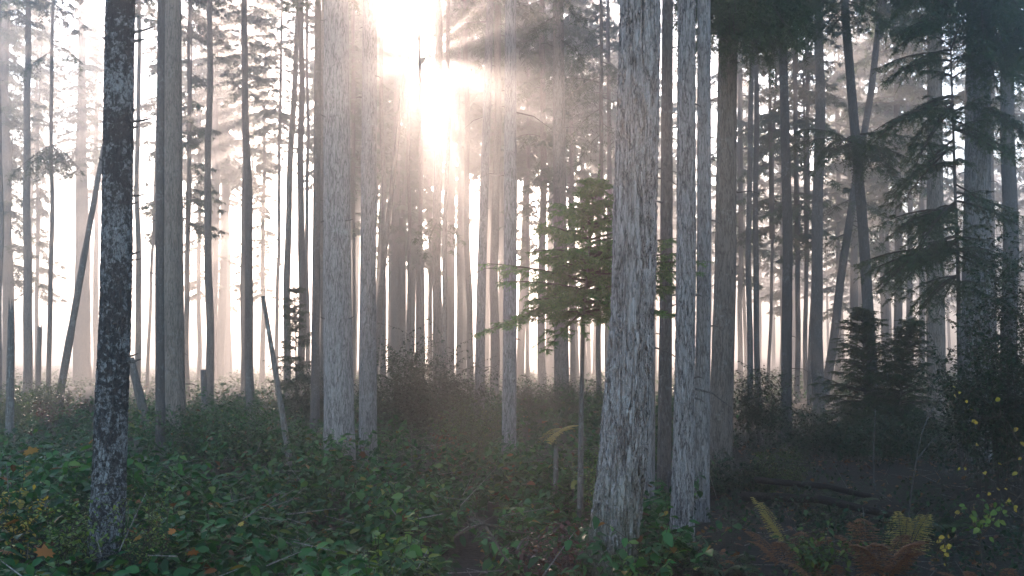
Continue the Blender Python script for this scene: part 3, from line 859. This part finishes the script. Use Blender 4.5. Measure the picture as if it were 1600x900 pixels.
hang_boughs(878, [((872, 25), (835, 50), 20.5), ((872, 60), (905, 90), 20.4), ((872, -10), (900, 30), 20.4)], 21, tw=.6, hang=1.2, seed=30, sub=.2, step=.2, needle=(4, .08, .03))
hang_boughs(950 if 950 in TREES else 685, [((684, 60), (640, 30), 24.4)], 25, tw=.4, seed=31) if False else None


# ------------------------------------------------------------------ broad leaves
def leaves(g, pos, d, nrm, L, W, hi=True, fold=.25, curl=.15):
    pos = np.asarray(pos, float); n = len(pos)
    if n == 0: return
    d = np.asarray(d, float); d = d / (np.linalg.norm(d, axis=1)[:, None] + 1e-9)
    s = np.cross(nrm, d); s /= np.linalg.norm(s, axis=1)[:, None] + 1e-9
    u = np.cross(d, s)
    L = np.broadcast_to(np.asarray(L, float), (n,))[:, None]; W = np.broadcast_to(np.asarray(W, float), (n,))[:, None]
    pt = lambda a, b, c: pos + d * L * a + s * W * b + u * (W * c - L * curl * a * a)
    if hi:
        v = np.stack([pt(0, 0, 0), pt(.18, .36, fold * .36), pt(.45, .5, fold * .5), pt(.78, .3, fold * .3), pt(1, 0, 0), pt(.78, -.3, fold * .3), pt(.45, -.5, fold * .5), pt(.18, -.36, fold * .36), pt(.33, 0, 0), pt(.68, 0, 0)], 1)
        o = (np.arange(n) * 10)[:, None]
        q = np.concatenate([o + np.array([f]) for f in ((0, 1, 2, 8), (8, 2, 3, 9), (0, 8, 6, 7), (8, 9, 5, 6))])
        t = np.concatenate([o + np.array([f]) for f in ((9, 3, 4), (9, 4, 5))])
        g.add(v.reshape(-1, 3), q, t)
    else:
        v = np.stack([pt(0, 0, 0), pt(.42, .5, fold * .5), pt(1, 0, 0), pt(.42, -.5, fold * .5), pt(.5, 0, 0)], 1)
        o = (np.arange(n) * 5)[:, None]
        t = np.concatenate([o + np.array([f]) for f in ((0, 1, 4), (4, 1, 2), (0, 4, 3), (4, 2, 3))])
        g.add(v.reshape(-1, 3), t)


def sprigs(g, base, h, lean, k, L, rng, hi, stems=None, t0=.3, aspect=.58, droop=.2):
    """Arching stems with alternate leaves. base (n,3), h (n,), lean (n,2) sideways run of the stem per unit height."""
    n = len(base)
    T = t0 + (1 - t0) * (np.arange(k)[None, :] + rng.uniform(-.3, .3, (n, k)) + .5) / k
    def at(T):
        x = base[:, None, 0] + lean[:, None, 0] * h[:, None] * T ** 1.6
        y = base[:, None, 1] + lean[:, None, 1] * h[:, None] * T ** 1.6
        z = base[:, None, 2] + h[:, None] * (T - .22 * T * T) / .78
        return np.stack([x, y, z], -1)
    p = at(T)
    az = np.arctan2(lean[:, 1], lean[:, 0])[:, None] + np.where(np.arange(k)[None, :] % 2 == 0, 1.0, -1.0) * rng.uniform(.5, 1.7, (n, k))
    el = rng.normal(.05 - droop, .38, (n, k))
    d = np.stack([np.cos(az) * np.cos(el), np.sin(az) * np.cos(el), np.sin(el)], -1).reshape(-1, 3)
    nr = np.stack([rng.normal(0, .38, n * k), rng.normal(0, .38, n * k), np.ones(n * k)], -1)
    ll = L * rng.uniform(.55, 1.25, n * k)
    leaves(g, p.reshape(-1, 3), d, nr, ll, ll * aspect, hi, fold=.3, curl=.18)
    if stems is not None:
        tt = np.linspace(0, 1, 5)[None, :] * np.ones((n, 1))
        q = at(tt)
        for i in range(4):
            sticks(stems, q[:, i], q[:, i + 1], .0022, .0017)


def hum(x, y):
    """How tall the brush grows at a spot."""
    v = .42 + .20 * np.sin(.9 * x + 1.3 * np.sin(.5 * y)) * np.cos(.7 * y + .6) + .13 * np.sin(2.3 * x + 1.7 * y) + .06 * np.sin(5.1 * x - 3.3 * y)
    return np.clip(v, .14, .85)


def scatter(n, ya, yb, xa, xb, rng):
    """Spots between two distances, xa..xb sideways as a share of the distance."""
    y = np.sqrt(rng.uniform(ya * ya, yb * yb, n))
    x = y * rng.uniform(xa, xb, n)
    patch = np.sin(2.7 * x + 1.9 * np.sin(1.7 * y)) * np.sin(2.2 * y + 1.2 * np.sin(2.1 * x)) + .5 * np.sin(6.1 * x + 2) * np.sin(5.3 * y)
    k = rng.uniform(0, 1, n) < np.clip(.62 + .75 * patch, .06, 1)
    return x[k], y[k]


def cover(name, label, spots, k, L, mat, hi, hs, rng, stems=True, t0=.3, aspect=.58):
    g, st = Geo(), (Geo() if stems else None)
    x, y = spots
    h = hum(x, y) * hs * rng.uniform(.55, 1.15, len(x))
    base = np.stack([x, y, ground(x, y) - .02], -1)
    an = rng.uniform(0, 6.283, len(x)); le = rng.uniform(.1, .8, len(x))
    sprigs(g, base, h, np.stack([np.cos(an) * le, np.sin(an) * le], -1), k, L, rng, hi, st, t0, aspect)
    o = g.build(name, M[mat], None, False)
    tag(o, label, None, None, 'stuff')
    if stems:
        st.build('stems', M['twig'], o, False)
    return o


q1 = np.random.default_rng(5)
cover('salal_ground_cover', 'low dark green evergreen brush covering the near ground', scatter(4200, 4.6, 12, -.66, .17, q1), 11, .10, 'salal', True, 1.1, q1)
cover('salal_brush', 'dark green brush spreading between the middle trunks', scatter(9500, 12, 27, -.66, .20, q1), 10, .10, 'salal', False, 1.25, q1)
cover('misty_brush', 'low brush fading into the mist under far trunks', scatter(9000, 27, 75, -.66, .66, q1), 8, .16, 'salal', False, 1.2, q1, stems=False, t0=.2)
cover('shade_toned_brush', 'sparse brush on the right side, leaves coloured darker for the shade', scatter(3400, 9, 27, .17, .66, q1), 9, .06, 'holly', False, .9, q1)  # the dark holly leaf colour stands in for shade on this side
cover('low_brush', 'thin low leaves, coloured darker for the shade, over the near soil', scatter(1300, 4.8, 10, .10, .62, q1), 8, .05, 'holly', True, .62, q1)  # same dark leaf colour, shade put into the leaves

# ------------------------------------------------------------------ shrubs
def shrub(label, px, Y, height, rad, n=40, k=12, L=.07, mat='salal', hi=False, name='shrub', t0=.25, aspect=.55, group=None, seed=None, spread=.8, cat='shrub', side=True, depth=None):
    rg = np.random.default_rng(int(px * 3 + Y * 11) if seed is None else seed)
    c = P(px, 600, Y); gz = float(ground(c[0], Y))
    root = empty(name, (c[0], Y, gz)); org = np.array([c[0], Y, gz])
    tag(root, label, cat, group)
    r = rad * np.sqrt(rg.uniform(0, 1, n)) * .55; an = rg.uniform(0, 6.283, n)
    base = np.stack([c[0] + r * np.cos(an), Y + r * np.sin(an) * (depth or 1), np.full(n, gz - .05)], -1)
    h = height * np.sqrt(np.clip(1 - (r / (rad * 1.05)) ** 2, .1, 1)) * rg.uniform(.5, 1.08, n)
    out = np.stack([np.cos(an), np.sin(an)], -1) * (r / rad)[:, None] * spread * (rad / height) + rg.normal(0, .12, (n, 2))
    g, st = Geo(), Geo()
    sprigs(g, base, h, out, k, L, rg, hi, st, t0, aspect)
    if side:      # side twigs fill the body
        m = n * 4
        i = rg.integers(0, n, m); t = rg.uniform(.25, .95, m)
        b2 = np.stack([base[i, 0] + out[i, 0] * h[i] * t ** 1.6, base[i, 1] + out[i, 1] * h[i] * t ** 1.6, base[i, 2] + h[i] * (t - .22 * t * t) / .78], -1)
        a2 = rg.uniform(0, 6.283, m)
        hh = np.minimum(height * .18, .3) * rg.uniform(.4, 1.1, m)
        le = rg.uniform(.8, 2.2, m)
        sprigs(g, b2, hh, np.stack([np.cos(a2) * le, np.sin(a2) * le], -1), max(5, k // 2), L, rg, hi, st, .15, aspect)
    f = g.build('foliage', M[mat], root, False, org)
    st.build('stems', M['twig'], root, False, org)
    return root


G_ = 'shrubs between the trunks'
shrub('tall dark holly shrub with a pointed top below the sun', 640, 16.5, 2.0, .62, 90, 22, .065, 'holly', t0=.15, group=G_)
shrub('broad dark holly shrub at the foot of the brown sunlit trunk', 706, 17.5, 1.6, .85, 100, 18, .065, 'holly', t0=.15, group=G_)
shrub('dark holly shrub behind the slim olive brown trunk', 495, 20.5, 1.6, .75, 80, 16, .068, 'holly', t0=.2, group=G_)
shrub('low holly shrub between the two near grey trunks left of the sun', 590, 17, 1.25, .6, 70, 14, .065, 'holly', group=G_)
shrub('rounded dense green bush in front of the square topped stump', 338, 14.6, .98, 1.25, 120, 14, .062, 'salal', group=G_)
shrub('wide green bush left of the tilted broken pole', 405, 14.0, .66, .9, 80, 13, .065, 'salal', group=G_)
shrub('lacy bright green shrub beside the gently leaning grey trunk', 722, 13.6, .98, .5, 50, 18, .04, 'green', group=G_)
shrub('green leafy shrub just left of the straight grey trunk foot', 775, 15.5, .95, .6, 50, 16, .042, 'green', group=G_)
shrub('glinting dark brush right of the straight grey trunk', 838, 20, 1.05, 1.0, 80, 14, .055, 'holly', group=G_)
shrub('dark holly shrub behind the bright sapling stem', 915, 19, 1.0, .9, 70, 14, .055, 'holly', group=G_)
shrub('holly shrub before the twin dark poles', 1180, 16.5, 1.35, .75, 75, 15, .06, 'holly', group=G_)
shrub('lacy green shrub in the shade before the bent slim trunk', 1218, 11.8, .72, .42, 46, 18, .032, 'green', group=G_)
shrub('hazy red tinged bush beyond the leaning pole at left', 128, 21, .85, 1.1, 80, 12, .07, 'wine', group=G_)
shrub('hazy yellow green bush behind the jagged snag', 62, 24, 1.1, .9, 70, 12, .07, 'green', group=G_)
shrub('hazy green bush at the far left edge', 8, 21, .95, .9, 70, 12, .07, 'green', group=G_)
shrub('tall dark holly thicket at the right edge by the massive dusky trunk', 1592, 11.2, 3.1, .95, 120, 40, .055, 'holly', t0=.10, name='holly_thicket', group=None, spread=.9)
shrub('dark holly shrub reaching across the foot of the massive dusky trunk', 1545, 12.5, 1.7, .9, 90, 22, .055, 'holly', group=G_)
shrub('black green brush below the young spruces', 1385, 14.5, .85, 1.3, 90, 13, .055, 'holly', group=G_)
shrub('dark brush at the foot of the broad brown grey trunk', 1150, 12.2, .62, .7, 60, 12, .055, 'holly', group=G_)
shrub('low dark brush right of the bent slim trunk', 1275, 15, .85, 1.0, 70, 12, .055, 'holly', group=G_)
shrub('wine red leaved shrub in front of the sapling stem', 862, 7.4, .62, .34, 22, 11, .05, 'wine', True, group=G_)
shrub('rusty red leaved sprig in the brush below the brown sunlit trunk', 702, 12.4, .72, .22, 12, 9, .05, 'rust', group=G_)

# fresh shoots standing out of the brush
S_ = 'bright leafy shoots'
shrub('lime green leafy shoot in the near brush below the sun', 655, 6.9, 0.97, .22, 13, 10, .085, 'lime', True, 'leafy_shoot', group=S_, side=False, cat='plant', t0=.45)
shrub('pale green shoot low in the near brush, left of the lime one', 598, 6.3, 0.68, .16, 11, 8, .07, 'lime', True, 'leafy_shoot', group=S_, side=False, cat='plant', t0=.45)
shrub('yellow green sprig right of the lichened trunk', 232, 6.9, 0.84, .26, 20, 12, .03, 'lime', True, 'leafy_shoot', group=S_, cat='plant', t0=.45)
shrub('yellow green sprig left of the lichened trunk', 112, 6.8, 0.78, .26, 20, 12, .035, 'lime', True, 'leafy_shoot', group=S_, cat='plant', t0=.45)
shrub('yellow leaved sprig at the left edge', 14, 7.0, 0.84, .2, 16, 10, .035, 'yellow', True, 'leafy_shoot', group=S_, cat='plant', t0=.45)
shrub('green shoot at the mossy foot of the cracked giant', 1012, 6.7, 0.57, .2, 12, 9, .07, 'lime', True, 'leafy_shoot', group=S_, side=False, cat='plant', t0=.45)
shrub('green shoot beside the brown bracken', 1272, 6.9, 0.68, .26, 16, 11, .05, 'green', True, 'leafy_shoot', group=S_, cat='plant', t0=.45)
shrub('small lime shoot just under the brown bracken', 1338, 6.2, 0.47, .16, 12, 9, .045, 'lime', True, 'leafy_shoot', group=S_, side=False, cat='plant', t0=.45)
shrub('yellow green sprig at the left foot of the cracked giant', 932, 9.6, 0.89, .2, 18, 12, .04, 'lime', True, 'leafy_shoot', group=S_, cat='plant', t0=.45)


# ------------------------------------------------------------------ ferns
def fern(label, px, Y, n, L, mat, name='fern', up=.9, lean=None, group='ferns on the forest floor', z=0.0, droop=.8, wide=.34):
    rg = np.random.default_rng(int(px + Y * 10))
    c = P(px, 600, Y); gz = float(ground(c[0], Y)) + z
    o3 = np.array([c[0], Y, gz])
    A, B, W = [], [], []
    for i in range(n):
        an = (i / n * 6.283 + rg.uniform(-.4, .4)) if lean is None else lean + rg.uniform(-.9, .9)
        l = L * rg.uniform(.7, 1.1); d = np.array([math.cos(an), math.sin(an), 0]); s = np.array([-d[1], d[0], 0])
        f = lambda t: o3 + d * l * (.75 * t) + np.array([0, 0, l * (up * t - droop * t * t * .75)])
        m_ = 25
        for j in range(m_):
            t = j / m_; a, b = f(t), f(t + 1 / m_)
            W.append((a, b, .004 * (1 - t) + .0012, .004 * (1 - t) + .001))
            if t > .18:
                pl = l * wide * (1.03 - t) ** .75 * rg.uniform(.8, 1.1)
                for sg in (1, -1):
                    A.append(b); B.append(b + (s * sg + d * .45 + np.array([0, 0, -.12 + rg.uniform(-.08, .08)])) * pl)
    g = Geo()
    needles(g, np.array(A), np.array(B), 9, L * .05, L * .048, fwd=.35, droop=.15, rng=rg, fan=.15, taper=.7)
    root = empty(name, o3)
    tag(root, label, 'fern', group)
    g.build('fronds', M[mat], root, False, o3)
    g = Geo()
    sticks(g, [w[0] for w in W], [w[1] for w in W], [w[2] for w in W], [w[3] for w in W])
    g.build('stalks', M['twig'], root, False, o3)


fern('golden bracken frond standing at the left end of the bracken patch', 1232, 7.6, 3, .40, 'gold_fern', lean=2.2, z=.22, up=1.35, droop=.5, wide=.40)
fern('golden yellow bracken frond above the brown bracken clump', 1405, 7.2, 4, .42, 'gold_fern', lean=.9, z=.2, up=1.25, droop=.5, wide=.40)
fern('brown withered bracken clump at the lower right', 1372, 6.8, 9, .5, 'brown_fern', up=1.45, z=.16, droop=.95)
fern('small brown bracken left of the withered clump', 1300, 6.6, 6, .42, 'brown_fern', up=1.4, droop=.95, z=.08)
fern('reddish brown bracken in the bottom right corner', 1545, 6.3, 7, .45, 'brown_fern', up=1.4, droop=.95, z=.02)
fern('brown fern by the golden frond at left', 1225, 7.2, 6, .42, 'brown_fern', up=1.4, droop=.95, z=.14)
fern('golden fern frond right of the straight grey trunk foot', 838, 12.2, 3, .62, 'gold_fern', lean=.6, z=.5, up=1.0, droop=.7)
fern('green fern at the bottom edge in the near brush', 582, 5.9, 7, .5, 'fern', z=.22)
fern('dark green sword fern in the shade below the bare twig', 1440, 9.4, 9, .62, 'fern', up=1.0)
fern('dark green sword fern before the dark trees at right', 1300, 10.6, 9, .6, 'fern', up=1.0)
fern('green fern in front of the foot of the pale row trunk', 1125, 7.6, 8, .45, 'fern', up=.9)

# ------------------------------------------------------------------ yellow leaved twigs at the right
def twig_shrub(label, stems, Y, leaf_px, mat, L, name='twiggy_shrub', cat='shrub', r=.006, wood='twig', foot=True):
    p0 = P(*stems[0][0], Y)
    root = empty(name, p0); org = p0.copy()
    tag(root, label, cat)
    rg = np.random.default_rng(int(stems[0][0][0]))
    g = Geo(); line = []
    for st in stems:
        w = np.array([P(x, y, Y + rg.uniform(-.12, .12) * i) for i, (x, y) in enumerate(st)])
        if foot and st is stems[0]:
            w = np.vstack([[w[0][0] + .05, w[0][1], float(ground(w[0][0], Y)) - .05], w])
        t = np.linspace(0, 1, 24); k = np.linspace(0, 1, len(w))
        p = np.stack([np.interp(t, k, w[:, c]) for c in range(3)], -1)
        for _ in range(4): p[1:-1] = (p[:-2] + 2 * p[1:-1] + p[2:]) / 4
        tube(g, p, np.linspace(r, r * .25, 24), 6, bump=.08, seed=3)
        line.append(p)
    if leaf_px:
        pos = np.array([P(x, y, Y + rg.uniform(-.2, .15)) for x, y in leaf_px])
        line = np.concatenate(line)
        for q_ in pos:                    # a thin side twig carries every leaf
            cst = np.linalg.norm(line - q_, axis=1) + .8 * np.maximum(0, line[:, 2] - q_[2])
            a_ = line[np.argmin(cst)]
            mid = (a_ + q_) / 2 + np.array([0, 0, .04])
            tube(g, [a_, mid, q_], [.0028, .002, .001], 5)
            line = np.vstack([line, [mid]])
    g.build('stems', M[wood], root, True, org)
    if leaf_px:
        n = len(pos)
        az = rg.uniform(0, 6.283, n)
        d = np.stack([np.cos(az), np.sin(az) * .6, rg.uniform(-.9, .1, n)], -1)
        nr = np.stack([rg.normal(0, .5, n), -np.ones(n) * .9, rg.uniform(.2, 1, n)], -1)
        g = Geo()
        ll = L * rg.uniform(.6, 1.2, n)
        leaves(g, pos, d, nr, ll, ll * .75, True)
        g.build('foliage', M[mat], root, False, org)


lp = [(1490, 617), (1500, 612), (1510, 625), (1521, 660), (1524, 656), (1563, 622), (1500, 730), (1505, 732), (1528, 694), (1590, 668), (1594, 690), (1596, 715), (1560, 725), (1535, 738), (1538, 735), (1587, 735), (1590, 738), (1558, 765),
      (1548, 770), (1574, 764), (1580, 782), (1575, 778), (1565, 790), (1584, 796), (1590, 790), (1570, 785), (1515, 640), (1488, 603), (1520, 792), (1500, 800), (1494, 805)]
twig_shrub('arching twiggy shrub with scattered yellow leaves at the right', [[(1600, 850), (1598, 740), (1560, 640), (1500, 600)], [(1604, 712), (1560, 728), (1500, 750)], [(1598, 780), (1560, 760), (1530, 735)], [(1590, 690), (1570, 650), (1525, 655)], [(1598, 770), (1580, 790), (1545, 775)]], 8.2, lp, 'yellow', .045)
rgl = random.Random(4)
twig_shrub('yellow green leaved low shrub in the lower right', [[(1530, 850), (1535, 800), (1545, 780)], [(1530, 840), (1515, 805), (1508, 795)], [(1530, 840), (1555, 815), (1562, 805)]], 7.4,
           [(1535 + rgl.gauss(0, 20), 808 + rgl.gauss(0, 14)) for _ in range(46)], 'lime', .05)
twig_shrub('small yellow flecked sprig low beside the golden bracken', [[(1478, 880), (1476, 840)], [(1478, 870), (1466, 845)]], 6.9, [(1474 + rgl.gauss(0, 10), 852 + rgl.gauss(0, 14)) for _ in range(18)], 'yellow', .04)
twig_shrub('bare curved pale twig rising in the dark at right', [[(1418, 805), (1430, 730), (1440, 672), (1462, 630), (1482, 612)], [(1432, 720), (1455, 690), (1475, 675)]], 9.0, [], 'yellow', .05, name='bare_twig', cat='twig', r=.009, wood='bark_dark')
twig_shrub('thin dark sapling stem under the young spruces', [[(1366, 775), (1365, 700), (1368, 640)]], 12.0, [], 'yellow', .05, name='bare_sapling', cat='stem', r=.02, wood='bark_dark')

# fallen logs and sticks
pole('fallen_log', 'log', 'dark fallen log lying on the bare soil at right', [(1160, 776), (1280, 780), (1395, 806)], 10.2, 15, 11, 'wet_log', 9.0)
pole('fallen_log', 'log', 'thinner dark log lying behind the first one', [(1180, 750), (1290, 760), (1360, 776)], 11.4, 10, 8, 'wet_log', 10.6)
for i, (a_, b_, Ya, Yb, lab) in enumerate((((710, 838), (830, 820), 6.6, 7.2, 'pale lichen spotted dead branch lying on the near brush'), ((735, 812), (800, 870), 7.1, 6.4, 'thin dead stick crossing the lichen spotted branch'),
                                           ((1120, 815), (1165, 795), 8.4, 8.9, 'short dead stick by the foot of the pale row trunk'), ((808, 860), (850, 838), 6.8, 7.2, 'short bare stick left of the wine red shrub'))):
    p, q_ = P(*a_, Ya), P(*b_, Yb)
    p[2] = max(p[2], float(ground(p[0], p[1])) + .04); q_[2] = max(q_[2], float(ground(q_[0], q_[1])) + .04)
    g = Geo()
    t = np.linspace(0, 1, 16)[:, None]
    ln = p + (q_ - p) * t + np.array([0, 0, .05]) * np.sin(t * 5)
    tube(g, ln, np.linspace(.010, .004, 16), 7, bump=.15, seed=i)
    for j in range(5 if i < 2 else 2):
        s0 = ln[3 + j * 2]; dv = np.array([R.uniform(-.12, .12), R.uniform(-.12, .12), R.uniform(.0, .12)])
        tube(g, [s0, s0 + dv], [.006, .002], 5)
    o = g.build('dead_branch', M['twig'], None, True, p); o.location = p
    tag(o, lab, 'branch')

# ------------------------------------------------------------------ single coloured leaves and the litter
MAPLE = [(0, 0), (.10, .16), (.42, .10), (.34, .26), (.56, .44), (.36, .48), (.40, .72), (.18, .62), (0, 1.0), (-.18, .62), (-.40, .72), (-.36, .48), (-.56, .44), (-.34, .26), (-.42, .10), (-.10, .16)]


def maple(name_g, p, size, yaw, tilt, roll):
    a = np.array([(x, y, -.35 * abs(x) * abs(x) - .12 * (y - .4) ** 2) for x, y in MAPLE] + [(0, .42, .03)]) * size
    ca, sa = math.cos(tilt), math.sin(tilt)
    a = a @ np.array([[1, 0, 0], [0, ca, sa], [0, -sa, ca]])
    cr, sr = math.cos(roll), math.sin(roll)
    a = a @ np.array([[cr, 0, -sr], [0, 1, 0], [sr, 0, cr]])
    cy_, sy = math.cos(yaw), math.sin(yaw)
    a = a @ np.array([[cy_, sy, 0], [-sy, cy_, 0], [0, 0, 1]])
    n = len(MAPLE)
    name_g.add(a + p, np.array([(i, (i + 1) % n, n) for i in range(n)]))


for px, py, Y, s_, mt, lab in ((137, 694, 11.5, .16, 'orange', 'bright orange leaf caught on the brush left of the lichened trunk'), (50, 710, 10.6, .22, 'tan_leaf', 'large pale brown leaf hanging on the brush at far left'),
                               (85, 814, 6.9, .13, 'tan_leaf', 'pinkish brown leaf left of the lichened trunk'), (72, 872, 6.2, .17, 'orange', 'big ragged orange leaf near the bottom left corner'),
                               (273, 834, 6.7, .085, 'orange', 'small orange leaf right of the lichened trunk'), (212, 845, 6.6, .09, 'tan_leaf', 'small brown leaf close to the right side of the lichened trunk'),
                               (372, 822, 7.0, .08, 'yellow', 'small yellow leaf in the brush near the middle left'), (299, 868, 6.2, .11, 'rust', 'rusty leaf low in the brush'),
                               (545, 690, 11.0, .09, 'rust', 'small rusty leaf at the foot of the knotty grey trunk'), (12, 820, 6.9, .16, 'rust', 'dark red brown leaf at the left edge'),
                               (1103, 862, 6.6, .1, 'tan_leaf', 'pale dry leaf on the soil right of the cracked giant'), (1020, 762, 9.2, .1, 'rust', 'rusty leaf at the foot of the dark mossy trunk')):
    p = P(px, py, Y); p[2] = max(p[2], float(ground(p[0], Y)) + .03)
    g = Geo(); maple(g, p, s_ * .72, R.uniform(0, 6.28), R.uniform(.5, 1.0), R.uniform(-.4, .4))
    o = g.build('fallen_leaf', M[mt], None, False, p); o.location = p
    tag(o, lab, 'leaf', 'coloured fallen leaves')
g = Geo()
for i in range(850):
    y = math.sqrt(R.uniform(4.8 ** 2, 20 ** 2)); x = y * R.uniform(-.62, .62)
    lift = R.uniform(.1, .9) * float(hum(np.array(x), np.array(y))) if x < .15 * y else R.uniform(0, .12)
    maple(g, np.array([x, y, float(ground(x, y)) + .02 + lift]), R.uniform(.04, .10), R.uniform(0, 6.28), R.gauss(0, .5), R.gauss(0, .5))
tag(g.build('leaf_litter', M['rust'], None, False), 'rusty fallen leaves strewn over brush and soil', None, None, 'stuff')

g = Geo()
for i in range(1100):
    y = math.sqrt(R.uniform(5.2 ** 2, 16 ** 2)); x = y * R.uniform(.06, .62)
    maple(g, np.array([x, y, float(ground(x, y)) + .015 + R.uniform(0, .04)]), R.uniform(.035, .085), R.uniform(0, 6.28), R.gauss(0, .35), R.gauss(0, .35))
tag(g.build('dry_leaf_litter', M['brown_fern'], None, False), 'dry brown leaves lying on the shaded bare soil', None, None, 'stuff')
g = Geo()
A_, B_ = [], []
for i in range(900):
    y = math.sqrt(R.uniform(5.0 ** 2, 18 ** 2)); x = y * R.uniform(-.6, .62)
    an = R.uniform(0, 6.28); l_ = R.uniform(.08, .45)
    h_ = .02 if x > .12 * y else R.uniform(.02, .5)
    p = np.array([x, y, float(ground(x, y)) + h_])
    A_.append(p); B_.append(p + np.array([math.cos(an) * l_, math.sin(an) * l_, R.gauss(.02, .06) + (R.uniform(0, .3) if R.random() < .25 else 0)]))
sticks(g, A_, B_, .005, .0025)
tag(g.build('twig_litter', M['dead_wood'], None, False), 'thin dead twigs strewn through brush and over soil', None, None, 'stuff')

# ------------------------------------------------------------------ the far wood that reads as one mass
FARC = [crown_mesh(s, height=15, radius=3.3, whorls=20, gap=.1, nn=2, nl=.42, nw=.26, sub=.55, step=.6) for s in (31, 32, 33)]
far_src = []
for me in FARC:
    v = np.empty(len(me.vertices) * 3, np.float32); me.vertices.foreach_get('co', v)
    far_src.append((v.reshape(-1, 3), np.array([p.vertices[:] for p in me.polygons if p.loop_total == 3]), np.array([p.vertices[:] for p in me.polygons if p.loop_total == 4])))
rf = np.random.default_rng(77)
gf, gt = Geo(), Geo()
cnt = 0
while cnt < 128:
    if cnt < 27:            # thickest right beyond the glade
        y = rf.uniform(53, 67); az = rf.uniform(-9.5, -6.6) if rf.random() < .3 else rf.uniform(-4.0, 8)
        H = rf.uniform(24.5, 26.8); cb = rf.uniform(12.0, 13.5)
    elif cnt < 51:            # the edge of the wood, high crowns, with an open misty clearing beyond it
        y = rf.uniform(54, 68); az = rf.uniform(-15, 6) if cnt < 41 else rf.uniform(-34, -14)
        H = rf.uniform(23, 26.8); cb = rf.uniform(12, 14)
    else:                   # the deep wood on the other side
        y = math.sqrt(rf.uniform(52 ** 2, 150 ** 2)); az = rf.uniform(6, 36)
        H = rf.uniform(22, 26.8); cb = rf.uniform(7, 11)
    if cnt < 9: az = (-6.25, -5.85, -4.7, -4.35, -5.3, -7.7, -8.5, -9.4, -3.0)[cnt]; y = (52, 63, 57, 66, 54, 60, 55, 63, 58)[cnt]
    x = y * math.tan(math.radians(az))
    if abs(az + 5.3) < 1.0: H = (.305 if abs(az + 5.3) < .4 else .322) * y; cb = H * .40
    r = rf.uniform(.12, .32)
    cnt += 1
    z = float(ground(x, y))
    tube(gt, [(x, y, z - .3), (x + rf.normal(0, .2), y, H * .5), (x + rf.normal(0, .4), y, H - .5)], [r, r * .7, .02], 7)
    v, t3, t4 = far_src[rf.integers(0, 3)]
    k = (H - cb) / 15.2; an = rf.uniform(0, 6.28)
    w = v * k
    w = np.stack([w[:, 0] * math.cos(an) - w[:, 1] * math.sin(an) + x, w[:, 0] * math.sin(an) + w[:, 1] * math.cos(an) + y, w[:, 2] + cb], -1)
    gf.add(w, t3, t4)
o = gt.build('far_wood', M['bark_brown'], None, True)
tag(o, 'far conifer wood dissolving in the mist', None, None, 'stuff')
gf.build('foliage', M['needle'], o, False)
for me in FARC: bpy.data.meshes.remove(me)
